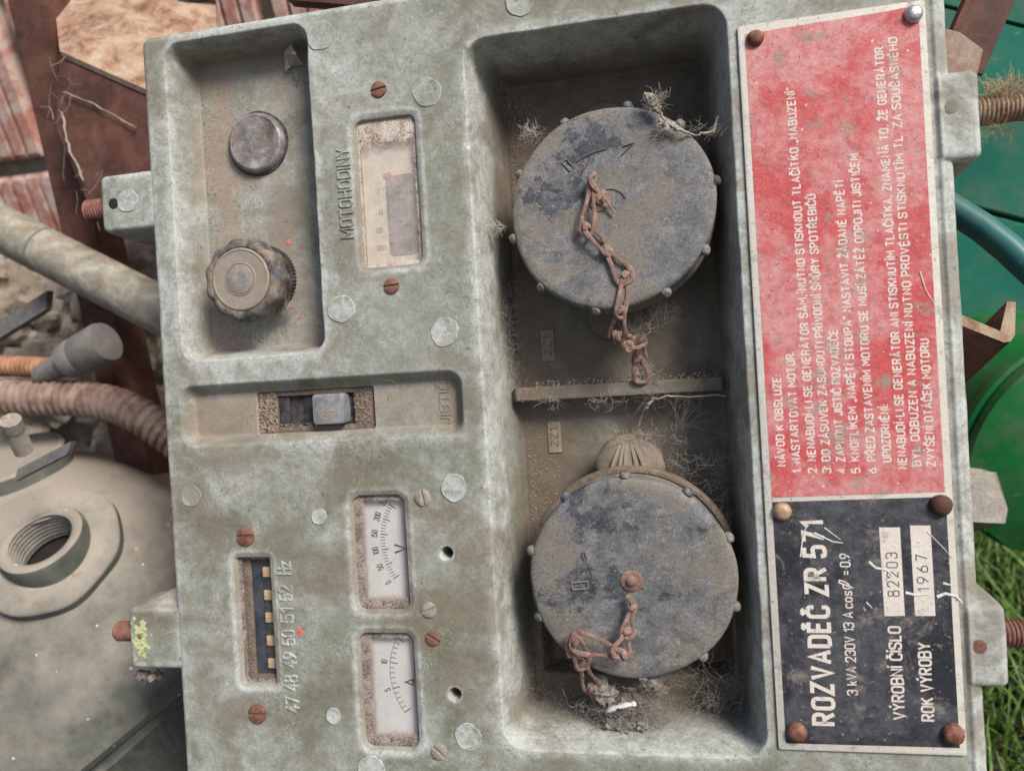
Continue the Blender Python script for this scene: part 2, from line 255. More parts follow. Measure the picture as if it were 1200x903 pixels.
class B:
    def __init__(s): s.V = []; s.F = []
    def add(s, V, F):
        n = len(s.V); s.V += [tuple(v) for v in V]; s.F += [tuple(i + n for i in f) for f in F]; return s
    def box(s, a, b, bev=0.):
        (x0, y0, z0), (x1, y1, z1) = a, b
        if not bev:
            V = [(x, y, z) for z in (z0, z1) for y in (y0, y1) for x in (x0, x1)]
            return s.add(V, [(0, 2, 3, 1), (4, 5, 7, 6), (0, 1, 5, 4), (2, 6, 7, 3), (0, 4, 6, 2), (1, 3, 7, 5)])
        P = rbox(x0, x1, y0, y1, min(bev, (x1 - x0) / 2.01, (y1 - y0) / 2.01), 3)
        return s.prism(P, z0, z1, bev * .5)
    def prism(s, P, z0, z1, bev=0.):
        n = len(P); V = [(x, y, z0) for x, y in P] + [(x, y, z1 - bev) for x, y in P]
        cx = sum(p[0] for p in P) / n; cy = sum(p[1] for p in P) / n; ex = max(abs(p[0] - cx) for p in P); ey = max(abs(p[1] - cy) for p in P)
        F = [(i, (i + 1) % n, n + (i + 1) % n, n + i) for i in range(n)]
        if bev:
            V += [(cx + (x - cx) * (1 - bev * .3 / ex), cy + (y - cy) * (1 - bev * .3 / ey), z1 - bev * .3) for x, y in P]
            V += [(cx + (x - cx) * (1 - bev / ex), cy + (y - cy) * (1 - bev / ey), z1) for x, y in P]
            F += [(k * n + i, k * n + (i + 1) % n, (k + 1) * n + (i + 1) % n, (k + 1) * n + i) for k in (1, 2) for i in range(n)]; F.append(tuple(range(3 * n, 4 * n)))
        else: F.append(tuple(range(n, 2 * n)))
        return s.add(V, F)
    def lathe(s, prof, n=32, rfun=None, c=(0, 0, 0), R=None, cap=True):
        V = []; F = []
        for r, z in prof:
            for i in range(n):
                a = 2 * math.pi * i / n; rr = r * (rfun(a, r, z) if rfun else 1); p = Vector((rr * math.cos(a), rr * math.sin(a), z))
                if R: p = R @ p
                V.append(p + Vector(c))
        for k in range(len(prof) - 1):
            for i in range(n): j = (i + 1) % n; F.append((k * n + i, k * n + j, (k + 1) * n + j, (k + 1) * n + i))
        if cap: F.append(tuple(range((len(prof) - 1) * n, len(prof) * n)))
        return s.add(V, F)
    def tube(s, P, r, n=8, closed=False, flat=1., rf=None, up=None):
        P = [Vector(p) for p in P]; N = len(P); V = []; F = []; u = up or Vector((0, 0, 1))
        for i, p in enumerate(P):
            t = (P[(i + 1) % N] - P[i - 1]) if closed else (P[min(i + 1, N - 1)] - P[max(i - 1, 0)])
            t = t.normalized() if t.length else Vector((0, 1, 0)); a = t.cross(u)
            if a.length < 1e-3: a = t.cross(Vector((1, 0, 0)))
            a.normalize(); b = a.cross(t); rr = rf(i / max(1, N - 1)) if rf else r
            for k in range(n):
                q = 2 * math.pi * k / n; V.append(p + a * math.cos(q) * rr + b * math.sin(q) * rr * flat)
        for i in range(N if closed else N - 1):
            j = (i + 1) % N
            for k in range(n): l = (k + 1) % n; F.append((i * n + k, i * n + l, j * n + l, j * n + k))
        if not closed: F += [tuple(range(n))[::-1], tuple(range((N - 1) * n, N * n))]
        return s.add(V, F)
    def blob(s, c, r, amp=.3, f=.5, sub=10, sc=(1, 1, 1), seed=0):
        V = []; F = []; n = sub * 2; c = Vector(c)
        for i in range(sub + 1):
            th = math.pi * i / sub
            for k in range(n):
                a = 2 * math.pi * k / n; d = Vector((math.sin(th) * math.cos(a), math.sin(th) * math.sin(a), math.cos(th)))
                q = 1 + amp * mnoise.fractal(d * (1.4) + Vector((seed, seed * .7, c.x * f)), .8, 2., 4)
                V.append(c + Vector((d.x * sc[0], d.y * sc[1], d.z * sc[2])) * r * q)
        for i in range(sub):
            for k in range(n): l = (k + 1) % n; F.append((i * n + k, (i + 1) * n + k, (i + 1) * n + l, i * n + l))
        return s.add(V, F)
    def go(s, name, mat, parent=None, org=None, **k): return mk(name, s.V, s.F, mat, parent, org, **k)
def rbox(x0, x1, y0, y1, r, k=4):
    P = []
    for cx, cy, a in ((x1 - r, y1 - r, 0), (x0 + r, y1 - r, 90), (x0 + r, y0 + r, 180), (x1 - r, y0 + r, 270)):
        for i in range(k + 1):
            t = math.radians(a + 90 * i / k); P.append((cx + r * math.cos(t), cy + r * math.sin(t)))
    return P

# stroke lettering: condensed industrial capitals, cap height 1
O_ = [(0, .5), (0, 1, .22), (.44, 1, .22), (.44, 0, .22), (0, 0, .22), (0, .5)]
GL = {'A': [[(0, 0), (.24, 1), (.48, 0)], [(.08, .3), (.40, .3)]], 'B': [[(.2, .53), (0, .53), (0, 1), (.42, 1, .2), (.42, .53, .2), (.2, .53)], [(.2, .53), (.45, .53, .2), (.45, 0, .2), (0, 0), (0, .53)]],
 'C': [[(.44, .7), (.44, 1, .22), (0, 1, .22), (0, 0, .22), (.44, 0, .22), (.44, .3)]], 'D': [[(0, 0), (0, 1), (.44, 1, .22), (.44, 0, .22), (0, 0)]],
 'E': [[(.4, 1), (0, 1), (0, 0), (.4, 0)], [(0, .53), (.34, .53)]], 'F': [[(.4, 1), (0, 1), (0, 0)], [(0, .5), (.34, .5)]],
 'G': [[(.44, .7), (.44, 1, .22), (0, 1, .22), (0, 0, .22), (.44, 0, .22), (.44, .48), (.24, .48)]], 'H': [[(0, 0), (0, 1)], [(.44, 0), (.44, 1)], [(0, .52), (.44, .52)]],
 'I': [[(0, 0), (0, 1)]], 'J': [[(0, .2), (0, 0, .17), (.36, 0, .17), (.36, 1)]], 'K': [[(0, 0), (0, 1)], [(.44, 1), (0, .4)], [(.15, .6), (.46, 0)]], 'L': [[(0, 1), (0, 0), (.38, 0)]],
 'M': [[(0, 0), (0, 1), (.29, .35), (.58, 1), (.58, 0)]], 'N': [[(0, 0), (0, 1), (.44, 0), (.44, 1)]], 'O': [O_], 'P': [[(0, 0), (0, 1), (.43, 1, .22), (.43, .46, .22), (0, .46)]],
 'R': [[(0, 0), (0, 1), (.43, 1, .22), (.43, .48, .22), (0, .48)], [(.22, .48), (.46, 0)]], 'S': [[(.42, .74), (.42, 1, .2), (0, 1, .2), (0, .54, .2), (.42, .48, .2), (.42, 0, .2), (0, 0, .2), (0, .26)]],
 'T': [[(0, 1), (.46, 1)], [(.23, 1), (.23, 0)]], 'U': [[(0, 1), (0, 0, .22), (.44, 0, .22), (.44, 1)]], 'V': [[(0, 1), (.24, 0), (.48, 1)]], 'Y': [[(0, 1), (.23, .46), (.46, 1)], [(.23, .46), (.23, 0)]],
 'Z': [[(0, 1), (.44, 1), (0, 0), (.44, 0)]], '0': [O_], '1': [[(0, .76), (.2, 1), (.2, 0)]], '2': [[(0, .74), (0, 1, .2), (.42, 1, .2), (.42, .58, .12), (0, 0), (.43, 0)]],
 '3': [[(0, .78), (0, 1, .2), (.42, 1, .2), (.42, .54, .18), (.14, .54)], [(.14, .54), (.42, .54, .2), (.42, 0, .2), (0, 0, .2), (0, .22)]], '4': [[(.3, 0), (.3, 1), (0, .28), (.44, .28)]],
 '5': [[(.4, 1), (.03, 1), (0, .55), (.42, .62, .2), (.42, 0, .2), (0, 0, .2), (0, .2)]], '6': [[(.34, 1), (0, .45, .1), (0, 0, .21), (.42, 0, .21), (.42, .56, .21), (.03, .56, .12)]],
 '7': [[(0, 1), (.42, 1), (.14, 0)]], '8': [[(.21, 1), (.40, 1, .2), (.40, .55, .2), (.02, .55, .2), (.02, 1, .2), (.21, 1)], [(.21, 0), (.43, 0, .21), (.43, .53, .21), (-.01, .53, .21), (-.01, 0, .21), (.21, 0)]],
 '9': [[(.08, 0), (.42, .55, .1), (.42, 1, .21), (0, 1, .21), (0, .44, .21), (.39, .44, .12)]], 'k': [[(0, 0), (0, 1)], [(.32, .64), (0, .27)], [(.12, .4), (.34, 0)]], 'z': [[(0, .62), (.34, .62), (0, 0), (.34, 0)]],
 'c': [[(.32, .48), (.32, .64, .15), (0, .64, .15), (0, 0, .15), (.32, 0, .15), (.32, .18)]], 'o': [[(0, .3), (0, .64, .16), (.34, .64, .16), (.34, 0, .16), (0, 0, .16), (0, .3)]],
 's': [[(.3, .5), (.3, .64, .13), (0, .64, .13), (0, .35, .13), (.3, .3, .13), (.3, 0, .13), (0, 0, .13), (0, .15)]],
 'f': [[(.05, -.1), (.2, .35), (.42, 1.1, .1), (.6, 1.1, .1), (.5, .6), (.25, .2, .1), (0, .2, .1), (.05, .75, .1), (.25, .75)]],
 '.': [[(0, -.02), (0, .12)]], ',': [[(.06, .12), (0, -.16)]], ':': [[(0, 0), (0, .14)], [(0, .5), (0, .64)]], '-': [[(0, .46), (.2, .46)]], '=': [[(0, .3), (.38, .3)], [(0, .6), (.38, .6)]],
 '„': [[(.04, .14), (0, -.14)], [(.2, .14), (.16, -.14)]], '“': [[(.04, 1.06), (0, .8)], [(.2, 1.06), (.16, .8)]]}
ACC = {'\u0301': [[(-.05, 1.14), (.08, 1.32)]], '\u030c': [[(-.12, 1.34), (0, 1.15), (.12, 1.34)]], '\u030a': [[(-.08, 1.2), (0, 1.3), (.08, 1.2), (0, 1.1), (-.08, 1.2)]]}
def smooth_corner(P):
    out = []
    for i, p in enumerate(P):
        if len(p) == 2 or i in (0, len(P) - 1): out.append((p[0], p[1])); continue
        q = Vector(p[:2]); a = Vector(P[i - 1][:2]) - q; b = Vector(P[i + 1][:2]) - q; r = min(p[2], a.length * .499, b.length * .499)
        a = q + a.normalized() * r; b = q + b.normalized() * r
        for k in range(5):
            t = k / 4; out.append(tuple(a * (1 - t) ** 2 * .9 + q * 2 * t * (1 - t) + b * t * t + a * (1 - t) ** 2 * .1))
    return out
def ribbon(bm, P, T, h, z, k, wear=0.):
    "flat stroke (h = 0) or raised one of thickness T along 2-D points"
    P = [Vector(p) for p in P]; N = len(P); cross = ((-.5, 0), (.5, 0)) if not h else ((-.5, -.05), (-.27, h), (.27, h), (.5, -.05)); V = []; m = len(cross)
    for i, p in enumerate(P):
        a = (p - P[i - 1]).normalized() if i else None; b = (P[i + 1] - p).normalized() if i < N - 1 else None
        if a is None: a = b
        if b is None: b = a
        t = (a + b); t = t.normalized() if t.length > .2 else a; n = Vector((-t.y, t.x)); sc = min(1.8, 1 / max(.35, n.dot(Vector((-a.y, a.x)))))
        e = -T * .5 * t if (i == 0 and h) else (T * .5 * t if (i == N - 1 and h) else Vector((0, 0)))
        for o, q in cross:
            v = p + n * o * T * sc + e * (.5 if h and abs(o) < .4 else 1); V.append((v.x, v.y, z + q + k * .012))
    F = [(i * m + j, i * m + j + 1, (i + 1) * m + j + 1, (i + 1) * m + j) for i in range(N - 1) for j in range(m - 1)]
    if h: F += [(0, 1, 2, 3), tuple(range((N - 1) * m, N * m))]
    bm.add(V, F)
def word(bm, s, X0, y0, y1, h, T, z, raised=0., ang=90, gap=.2, cx=None):
    "lettering running from (X0, y0): up the panel (ang 90) between y0 and y1, or of natural width at any angle when y1 is None"
    items = []; x = 0.
    for ch in s:
        if ch == ' ': x += .34; continue
        d = unicodedata.normalize('NFD', ch); st = GL[d[0]]; wd = max(p[0] for q in st for p in q); st = [smooth_corner(q) for q in st]
        for a in d[1:]: st = st + [[(px + wd / 2, py) for px, py in q] for q in ACC[a]]
        items.append((x, st)); x += wd + gap
    L = x - gap; kx = (abs(y1 - y0) / h) / L if y1 is not None else (cx or 1.)
    ca, sa = math.cos(math.radians(ang)), math.sin(math.radians(ang)); k = 0
    for x0, st in items:
        for q in st:
            P = []
            for a, b in q:
                u, v = (x0 + a) * kx * h, b * h; P.append((X0 + u * ca - v * sa, y0 + u * sa + v * ca))
            ribbon(bm, P, T, raised, z, k % 4); k += 1
    return L * kx * h

# ================================================================ the distribution panel
panel = thing('distribution_panel', (0, 0, 0), 'weathered grey-green cast metal generator distribution panel with two round socket caps', 'control panel')
ST = .5; xs = np.arange(-219, 211, ST); ys = np.arange(-203, 194, ST); X, Y = np.meshgrid(xs, ys)
def sb(x0, x1, y0, y1, r):
    qx = np.abs(X - (x0 + x1) / 2) - (x1 - x0) / 2 + r; qy = np.abs(Y - (y0 + y1) / 2) - (y1 - y0) / 2 + r
    return np.hypot(np.maximum(qx, 0), np.maximum(qy, 0)) + np.minimum(np.maximum(qx, qy), 0) - r
def ss(a): a = np.clip(a, 0, 1); return a * a * (3 - 2 * a)
def fn(sx, sy, seed):
    "smooth value noise on the grid"
    r = np.random.default_rng(seed); nx = int(430 / sx) + 3; ny = int(400 / sy) + 3; g = r.random((ny, nx)); u = (X + 219) / sx; v = (Y + 203) / sy
    i = u.astype(int); j = v.astype(int); a = ss(u - i); b = ss(v - j); return (g[j, i] * (1 - a) + g[j, i + 1] * a) * (1 - b) + (g[j + 1, i] * (1 - a) + g[j + 1, i + 1] * a) * b
wob = (fn(14, 14, 1) - .5) * .7 + (fn(5, 5, 2) - .5) * .35
def edge(d, r, drop, floor):
    e = np.clip(1 + (d + wob * .4) / r, 0, 1); z = -r * (1 - np.sqrt(np.maximum(0, 1 - e * e))); return np.where(d > 0, -r - d / drop, z).clip(floor, 5)
dm = sb(-185, 195, -200, 190, 5)
H = edge(dm, 4, .045, -55)
lug = np.full_like(H, -55.)
LUGS = [(-214.5, -178, 92, 122), (-213.5, -178, -137, -104), (188, 205.5, 83, 120), (188, 204.5, -138, -103)]
ldist = np.full_like(H, 99.)
for k, (a, b, c, d) in enumerate(LUGS):
    q = sb(a, b, c, d, 3.5); ldist = np.minimum(ldist, q); lug = np.maximum(lug, np.where(q < 1.3, edge(q, 3, .07, -21) + (1.2 if k > 1 else -.6), -55))
# webs under the left lugs and over the lower left one
for (x0, y0, x1, y1) in ((-185, 92, -172, 80), (-185, -104, -200, -90)): pass
tri = (X > -208) & (X < -180) & (Y > -105) & (Y < -104 + (X + 208) * .42); lug = np.where(tri, np.maximum(lug, -9 - 0 * X), lug); ldist = np.where(tri, -1, ldist)
H = np.maximum(H, lug); dead = (dm > 2.4) & (ldist > 1.2)
ch = np.exp(-((dm + 2) / 2.2) ** 2) * .8 + np.exp(-((ldist + 1.5) / 2) ** 2) * .5 * (dm > 0); du = np.zeros_like(H); grime_shade = np.zeros_like(H)
H += .9 * np.exp(-((X - 189.6) / 1.1) ** 2) * (dm < -2)
def pocket(d, D, w, r=1.5):
    s = np.clip((r - d) / (w + r), 0, 1); return -D * (.35 * s + .65 * ss(s))
p1 = sb(-169.5, -94.5, 23.5, 182.5, 6.5); H += pocket(p1 + wob * .5, 20, 4.5, 2); in1 = ss(-p1 / 4)
p2 = sb(-12, 104, -169.5, 161.5, 9); H += pocket(p2 + wob * .5, 45, 7, 2.2); in2 = ss(-(p2 + 1) / 7)
rib = ss((4.4 - np.abs(Y + 5.2)) / 1.2) * in2; H = np.maximum(H, np.where((rib > 0) & (p2 < 0), -45 + 15 * rib, -99))
pit = sb(-2, 96, -152, -96, 4); H += pocket(pit, 9, 5, 0); grime_shade += ss(-pit / 2) * 1.  # pit floor blackened: shade beneath the lower cap painted in with the grime
tr = sb(-174, -25, -21.5, 8.5, 7); H += pocket(tr, 7, 4.5, 1); int_ = ss(-tr / 5)
sl = sb(-135.2, -72, -17.3, 3.6, 1.5); H += pocket(sl, 6, .7, .3)
WIN = {'hour': (-70.6, -40.6, 61.3, 132.3, 3.5), 'volt': (-83.8, -57.3, -105.6, -50, 4.5), 'amp': (-84.4, -57, -173.2, -117.3, 4.5), 'hz': (-148.6, -130.3, -143, -79.3, 1.5)}
for k, b in WIN.items():
    d = sb(*b); H += pocket(d, 8.5, .7, .3) + pocket(d - 3.2, .9, 2.6, 0); ch += np.exp(-((d - 3) / 1.6) ** 2) * .75; du += np.exp(-((d - .2) / 1.) ** 2) * .5
for (hx, hy) in ((-36.9, -78.3), (-36.9, -146)):
    d = np.hypot(X - hx, Y - hy) - 2.7; H += pocket(d, 14, .6, .4); ch += np.exp(-((d - .8) / .8) ** 2); grime_shade += ss(-d / 1.)
H += wob * .45 * (dm < 0) + (fn(1.6, 1.6, 5) - .5) * .10
# wear: chalk and painted highlights on proud edges, dust where it settles, grime and painted shade deep in the sockets' well
ch += np.exp(-((p1 - 2.5) / 2.6) ** 2) * .7 + np.exp(-((p2 - 1) / 4.) ** 2) * 1. + np.exp(-((tr - 2) / 3) ** 2) * .5 * (Y < -10)  # well rims and lower trough edge: chalk that doubles as a painted highlight
du += .10 * fn(30, 30, 77) * (dm < -3); ch += .5 * ss((X - 186) / 3) + .3 * ss((X - 105) / 10) + .35 * fn(40, 40, 8) * (Y > 0)
du += in1 * (.08 + .95 * np.exp(-((X + 152) / 7) ** 2) + .5 * ss((70 - Y) / 60) * ss((X + 150) / 40) + .55 * ss((fn(20, 20, 3) - .35) / .5)) + int_ * (.25 + .5 * fn(16, 9, 4) + .35 * np.exp(-((X + 26) / 9) ** 2) + .3 * np.exp(-((X + 165) / 14) ** 2)) + .45 * in1 * ss((Y - 160) / 20)
grime_shade += in2 * (.5 + .5 * ss((-H - 3) / 14)) * (.72 + .28 * ss((Y - 20) / 60)) + in1 * .35 * ss((Y - 172) / 8)  # recess shade painted in with the grime, stronger with depth and towards the top
du += in2 * (.5 * np.exp(-((X - 2) / 7) ** 2) + .3 * fn(18, 18, 12))
du += .9 * np.exp(-((X + 196) / 13) ** 2 - ((Y + 98) / 6) ** 2)
ch *= (1 - in2 * .75) * (1 - in1 * .5)
idx = np.arange(X.size).reshape(X.shape); q = ~(dead[:-1, :-1] & dead[1:, :-1] & dead[:-1, 1:] & dead[1:, 1:])
F = np.stack([idx[:-1, :-1][q], idx[:-1, 1:][q], idx[1:, 1:][q], idx[1:, :-1][q]], 1)
V = np.stack([X.ravel(), Y.ravel(), H.ravel()], 1); wr = np.stack([np.clip(a, 0, 1).ravel() for a in (ch, du, grime_shade)], 1)
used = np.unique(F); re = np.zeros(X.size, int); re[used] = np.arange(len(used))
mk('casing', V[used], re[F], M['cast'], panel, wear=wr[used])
def hz(x, y): return float(H[int(round((y + 203) / ST)), int(round((x + 219) / ST))])

# raised marks left in the casting
for x, y, r, cw in ((-33, 141.7, 7.2, .5), (-83, 42.2, 7, .85), (-31.2, 27.2, 7, .9), (-171.3, -47, 5.6, .9), (-31.2, -47, 6.6, .7), (-31.4, -166.3, 6.7, .7), (-101.3, -59.2, 4, 1.), (-100, -158, 4, 1.),
                    (-85.1, 176.1, 7.2, .35), (14.3, 177.5, 7, .8), (-197.9, 107.2, 6, .85), (-81.9, -184, 7, .8)):
    b = B(); sd0 = random.random() * 9; rf = lambda a, r_, z_: 1 + .045 * math.sin(2 * a + sd0) + .03 * math.sin(5 * a + sd0 * 2) + .015 * math.sin(11 * a)
    b.lathe([(r, -.5), (r * .99, .3), (r * .95, .5), (r * .87, .42), (r * .5, .42), (.1, .42)], 40, rf, (x, y, hz(x, y)))
    n = len(b.V); wv = np.zeros((n, 3)); wv[:, 0] = cw; wv[40:120, 0] = min(1, cw + .1); b.go('cast_boss', M['cast'], panel, wear=wv)
b = B(); word(b, 'MOTOHODINY', -74.2, 76.5, 119.8, 6.2, 1.1, 0, .7); b.go('raised_lettering', M['cast'], panel, wear=np.tile([.75, .0, .0], (len(b.V), 1)))
b = B(); word(b, 'JISTIČ', -33, -16.5, 3.6, 4.6, .95, -7, .5); b.go('raised_lettering', M['cast'], panel, wear=np.tile([.2, .8, .15], (len(b.V), 1)))
b = B()
for s, yy in (('Hz', -88.5), ('52', -100.5), ('51', -111.6), ('50', -122.8), ('49', -134), ('48', -145.5), ('47', -156.4)):
    word(b, s, -118.6 - (yy + 88) * .0, yy + (0 if s != 'Hz' else 1), yy + 6.9, 6.6, 1.1, 0, .6)
b.go('raised_lettering', M['cast'], panel, wear=np.tile([.95, .0, .0], (len(b.V), 1)))

# slotted screws
def screw(r):
    b = B(); b.lathe([(r, -.6), (r, .05), (r * .3, .05)], 28)
    for sg in (1, -1):
        P = [(r * .98 * math.cos(t), sg * r * .98 * math.sin(t)) for t in np.linspace(math.asin(.13), math.pi - math.asin(.13), 14)]
        b.prism(P if sg > 0 else P[::-1], 0, .75, .3)
    return b
SM = {}
for x, y, r, rot, m, lb in ((-56.9, 146.1, 3.9, 10, 'rust_screw', 0), (-56.4, 51.3, 3.9, 4, 'rust_screw', 0), (-141.9, -68.2, 5, 2, 'rust_screw', 0), (-141.3, -158.3, 5, 0, 'rust_screw', 0), (-46.8, -51.4, 4, 100, 'screw_grey', 0),
                        (-47.2, -105.4, 3.8, 20, 'screw_grey', 0), (-45.9, -119, 3.8, -30, 'rust_screw', 0), (-46.3, -173.8, 4, -42, 'screw_grey', 0)):
    if (r, m) not in SM: o = SM[r, m] = mk('slotted_screw', screw(r).V, screw(r).F, M[m], panel, loc=(x, y, .1)); o.rotation_euler.z = math.radians(rot)
    else: o = again(SM[r, m], (x, y, .1), panel, math.radians(rot))
    if m == 'screw_grey': o['label'] = 'greyish slotted screw'

M['dab'] = simple('faded_red_paint_dab', ((.3, (.55, .10, .08)), (.7, (.66, .22, .17))), 2, .7)
for u, v, r in ((352, 739, 1.5), (338, 284, 1.1), (351, 372, .8)):
    p = at(u, v, 0 if v > 700 else -20); h = hz(p.x, p.y); b = B(); b.blob((p.x, p.y, h + .05), r, .9, .4, 9, (1, 1.1, .16), u); b.go('paint_dab', M['dab'], panel, (p.x, p.y, h))
# gauges: dial, marks and a dusty pane in each window
def pane(par, b, z, side, veil=.14, m='pane'):
    x0, x1, y0, y1, r = b; nx, ny = 36, 72; V = []; A = []
    for j in range(ny + 1):
        for i in range(nx + 1):
            x = x0 + (x1 - x0) * i / nx; y = y0 + (y1 - y0) * j / ny; V.append((x, y, z))
            l, rr, t, bt = (x - x0) / side[0], (x1 - x) / side[1], (y1 - y) / side[2], (y - y0) / side[3]
            A.append((veil, max(0, 1.15 - min(l, rr, t, bt) * .95), 0))
    F = [(j * (nx + 1) + i, j * (nx + 1) + i + 1, (j + 1) * (nx + 1) + i + 1, (j + 1) * (nx + 1) + i) for j in range(ny) for i in range(nx)]
    return mk('window_pane', V, F, M[m], par, wear=np.array(A))
def inset(b, m): return (b[0] - m, b[1] + m, b[2] - m, b[3] + m)
def gauge(key, label, zd, mat):
    b = WIN[key]; x0, x1, y0, y1 = b[:4]; q = B(); q.prism(rbox(x0 - .25, x1 + .25, y0 - .25, y1 + .25, b[4]), zd - .6, zd)
    o = q.go('gauge_dial', mat, panel, ((x0 + x1) / 2, (y0 + y1) / 2, zd)); o['label'] = label; return o
gh = gauge('hour', 'running hours meter dial with a cream scale', -6.4, M['cream'])
b = B(); b.prism(rbox(-58.6, -43.4, 66.5, 106, 3), -6.4, -6.2); b.go('counter_strip', M['counter'], gh)
b = B(); b.prism(rbox(-59.5, -55.5, 104.5, 107.5, .8), -6.3, -6.1); b.go('red_mark', simple('faded_red_mark', ((.3, (.55, .25, .24)), (.7, (.62, .36, .33))), 4), gh)
b = B()
for s, yy in (('1', 97.5), ('10', 87.5), ('100', 78.7), ('1001', 70)):
    word(b, s, -65.2 + (0 if len(s) > 2 else 2), yy, None, 2.3, .42, -6.35, 0, 0, .25, 1.)
b.go('scale_figures', M['inkfaint'], gh)
b = B()
for i in range(5): word(b, '0', -48.5, 72 + i * 6.8, None, 3.6, .4, -6.15, 0, 90)
b.go('counter_figures', M['inkfaint'], gh); pane(gh, WIN['hour'], -2.6, (2, 2, 17, 2.4), .3, 'pane2')
def dial_marks(par, cx, cy, R, a0, a1, n, big, labels, letter, lx, ly):
    b = B(); k = 0
    for i in range(n + 1):
        a = math.radians(a0 + (a1 - a0) * i / n); L = 3.9 if i % big == 0 else 2.5
        ribbon(b, [(cx + R * math.cos(a), cy + R * math.sin(a)), (cx + (R - L) * math.cos(a), cy + (R - L) * math.sin(a))], .48 if i % big == 0 else .32, 0, -6.3, 0)
    ribbon(b, [(cx + R * math.cos(math.radians(a)), cy + R * math.sin(math.radians(a))) for a in np.linspace(a0, a1, 24)], .22, 0, -6.3, 1) if letter == 'A' else None
    b.go('scale_ticks', M['ink'], par); b = B()
    for s, i in labels:
        a = math.radians(a0 + (a1 - a0) * i / n); t = a - math.pi; wd = (.64 * len(s) - .2) * 2.9 * .8; r = R + 1.6
        px, py = cx + r * math.cos(a), cy + r * math.sin(a); ang = math.degrees(t) + 90
        ca, sa = math.cos(math.radians(ang)), math.sin(math.radians(ang)); word(b, s, px - wd / 2 * ca, py - wd / 2 * sa, None, 2.9, .42, -6.3, 0, ang, .22, .8)
    word(b, letter, lx + 2.6, ly - 2, ly + 2, 5.8, 1.05, -6.3, 0); b.go('scale_figures', M['ink'], par)
gv = gauge('volt', 'voltmeter dial marked V', -6.4, M['dial']); dial_marks(gv, -38.5, -73.5, 34, 180 + 33, 180 - 33, 25, 5, [('0', 0), ('50', 5), ('100', 10), ('150', 15), ('200', 20), ('250', 25)], 'V', -62.1, -77)
pane(gv, WIN['volt'], -2.6, (8.5, 1.2, 3.5, 9))
ga = gauge('amp', 'ammeter dial marked A', -6.4, M['dial']); dial_marks(ga, -37.5, -138, 34, 180 + 36, 180 - 30, 15, 5, [('5', 5), ('10', 10), ('15', 15)], 'A', -60.6, -143)
pane(ga, WIN['amp'], -2.6, (9.5, 1.2, 4, 10))
gf = gauge('hz', 'dark frequency meter dial with a row of tan reeds', -7.4, M['hzdial'])
rd = None
for y in (-87.7, -99.5, -111, -122.8, -134.4):
    if rd is None: b = B(); b.box((-2.3, -2.5, -1), (2.3, 2.5, 0), .5); rd = mk('reed', b.V, b.F, M['reed'], gf, loc=(-134.6, y, -5.2))
    else: again(rd, (-134.6, y, -5.2), gf)
b = B(); [b.box((-137.2, y - 4.8, -7.3), (-131.6, y + 4.8, -6.3), .3) for y in (-93.6, -105.2, -117, -128.6)]; b.go('reed_holder', M['black'], gf)
b = B(); b.box((-148.4, -143, -6.6), (-143.6, -79.5, -5.4), .5); b.box((-143.6, -143, -6.6), (-130.4, -140, -5.4), .5); b.go('bezel_strip', M['slotframe'], gf)
pane(gf, WIN['hz'], -3, (3.2, .6, 1.6, 3), .03)

# push button and selector knob in the left well
b = B(); bc = at(298, 166, -15.5); b.lathe([(15.9, -20.5), (15.6, -18.2), (15.2, -16.6), (14.4, -15.6), (13.6, -15.4), (13, -15.8), (5, -15.5), (.1, -15.4)], 48, None, (bc.x, bc.y, 0)); o = b.go('push_button', M['button'], panel, (bc.x, bc.y, -20)); b = B(); b.lathe([(17.2, -20.6), (16.8, -19), (15.4, -18.8)], 48, lambda a, r, z: 1 + .012 * math.sin(5 * a), (bc.x, bc.y, 0), None, False); b.go('button_collar', M['black'], o)
kn = (-134.2, 60.7); b = B(); sca = lambda a, r, z: 1 + (.032 * math.cos(11 * a) if r > 16 and z > -15 else (.018 * math.cos(60 * a) if z <= -12 else 0))
b.lathe([(17.6, -20.5), (17.6, -15.5)], 240, lambda a, r, z: 1 + .02 * math.cos(60 * a), (kn[0] + 1, kn[1] + 2, 0))
ko = b.go('knob_skirt', M['black'], panel, (kn[0], kn[1], -20))
b = B(); b.lathe([(14, -20), (15, -13), (19.5, -10), (20.6, -7), (20.6, 0), (20, 2), (18.6, 3.2), (16.6, 3.4), (16, 3.1), (15.8, 2.8), (.1, 2.8)], 132, sca, (*kn, 0)); ko = b.go('selector_knob', M['knob_dark'], panel, (*kn, -20))
b = B(); b.lathe([(15.6, 2.6), (15.6, 3.5), (15.2, 3.8), (14.4, 3.8), (14.2, 3.5), (8.6, 3.5), (8.3, 3.9), (7.8, 3.9), (7.6, 3.4), (.1, 3.4)], 64, None, (*kn, 0)); b.go('knob_disc', M['knob_face'], ko)
b = B(); b.lathe([(7.5, 3.2), (7.5, 3.9), (7.2, 4.1), (3, 3.95), (.1, 4)], 40, None, (*kn, 0)); b.go('knob_centre', M['knob_mid'], ko)

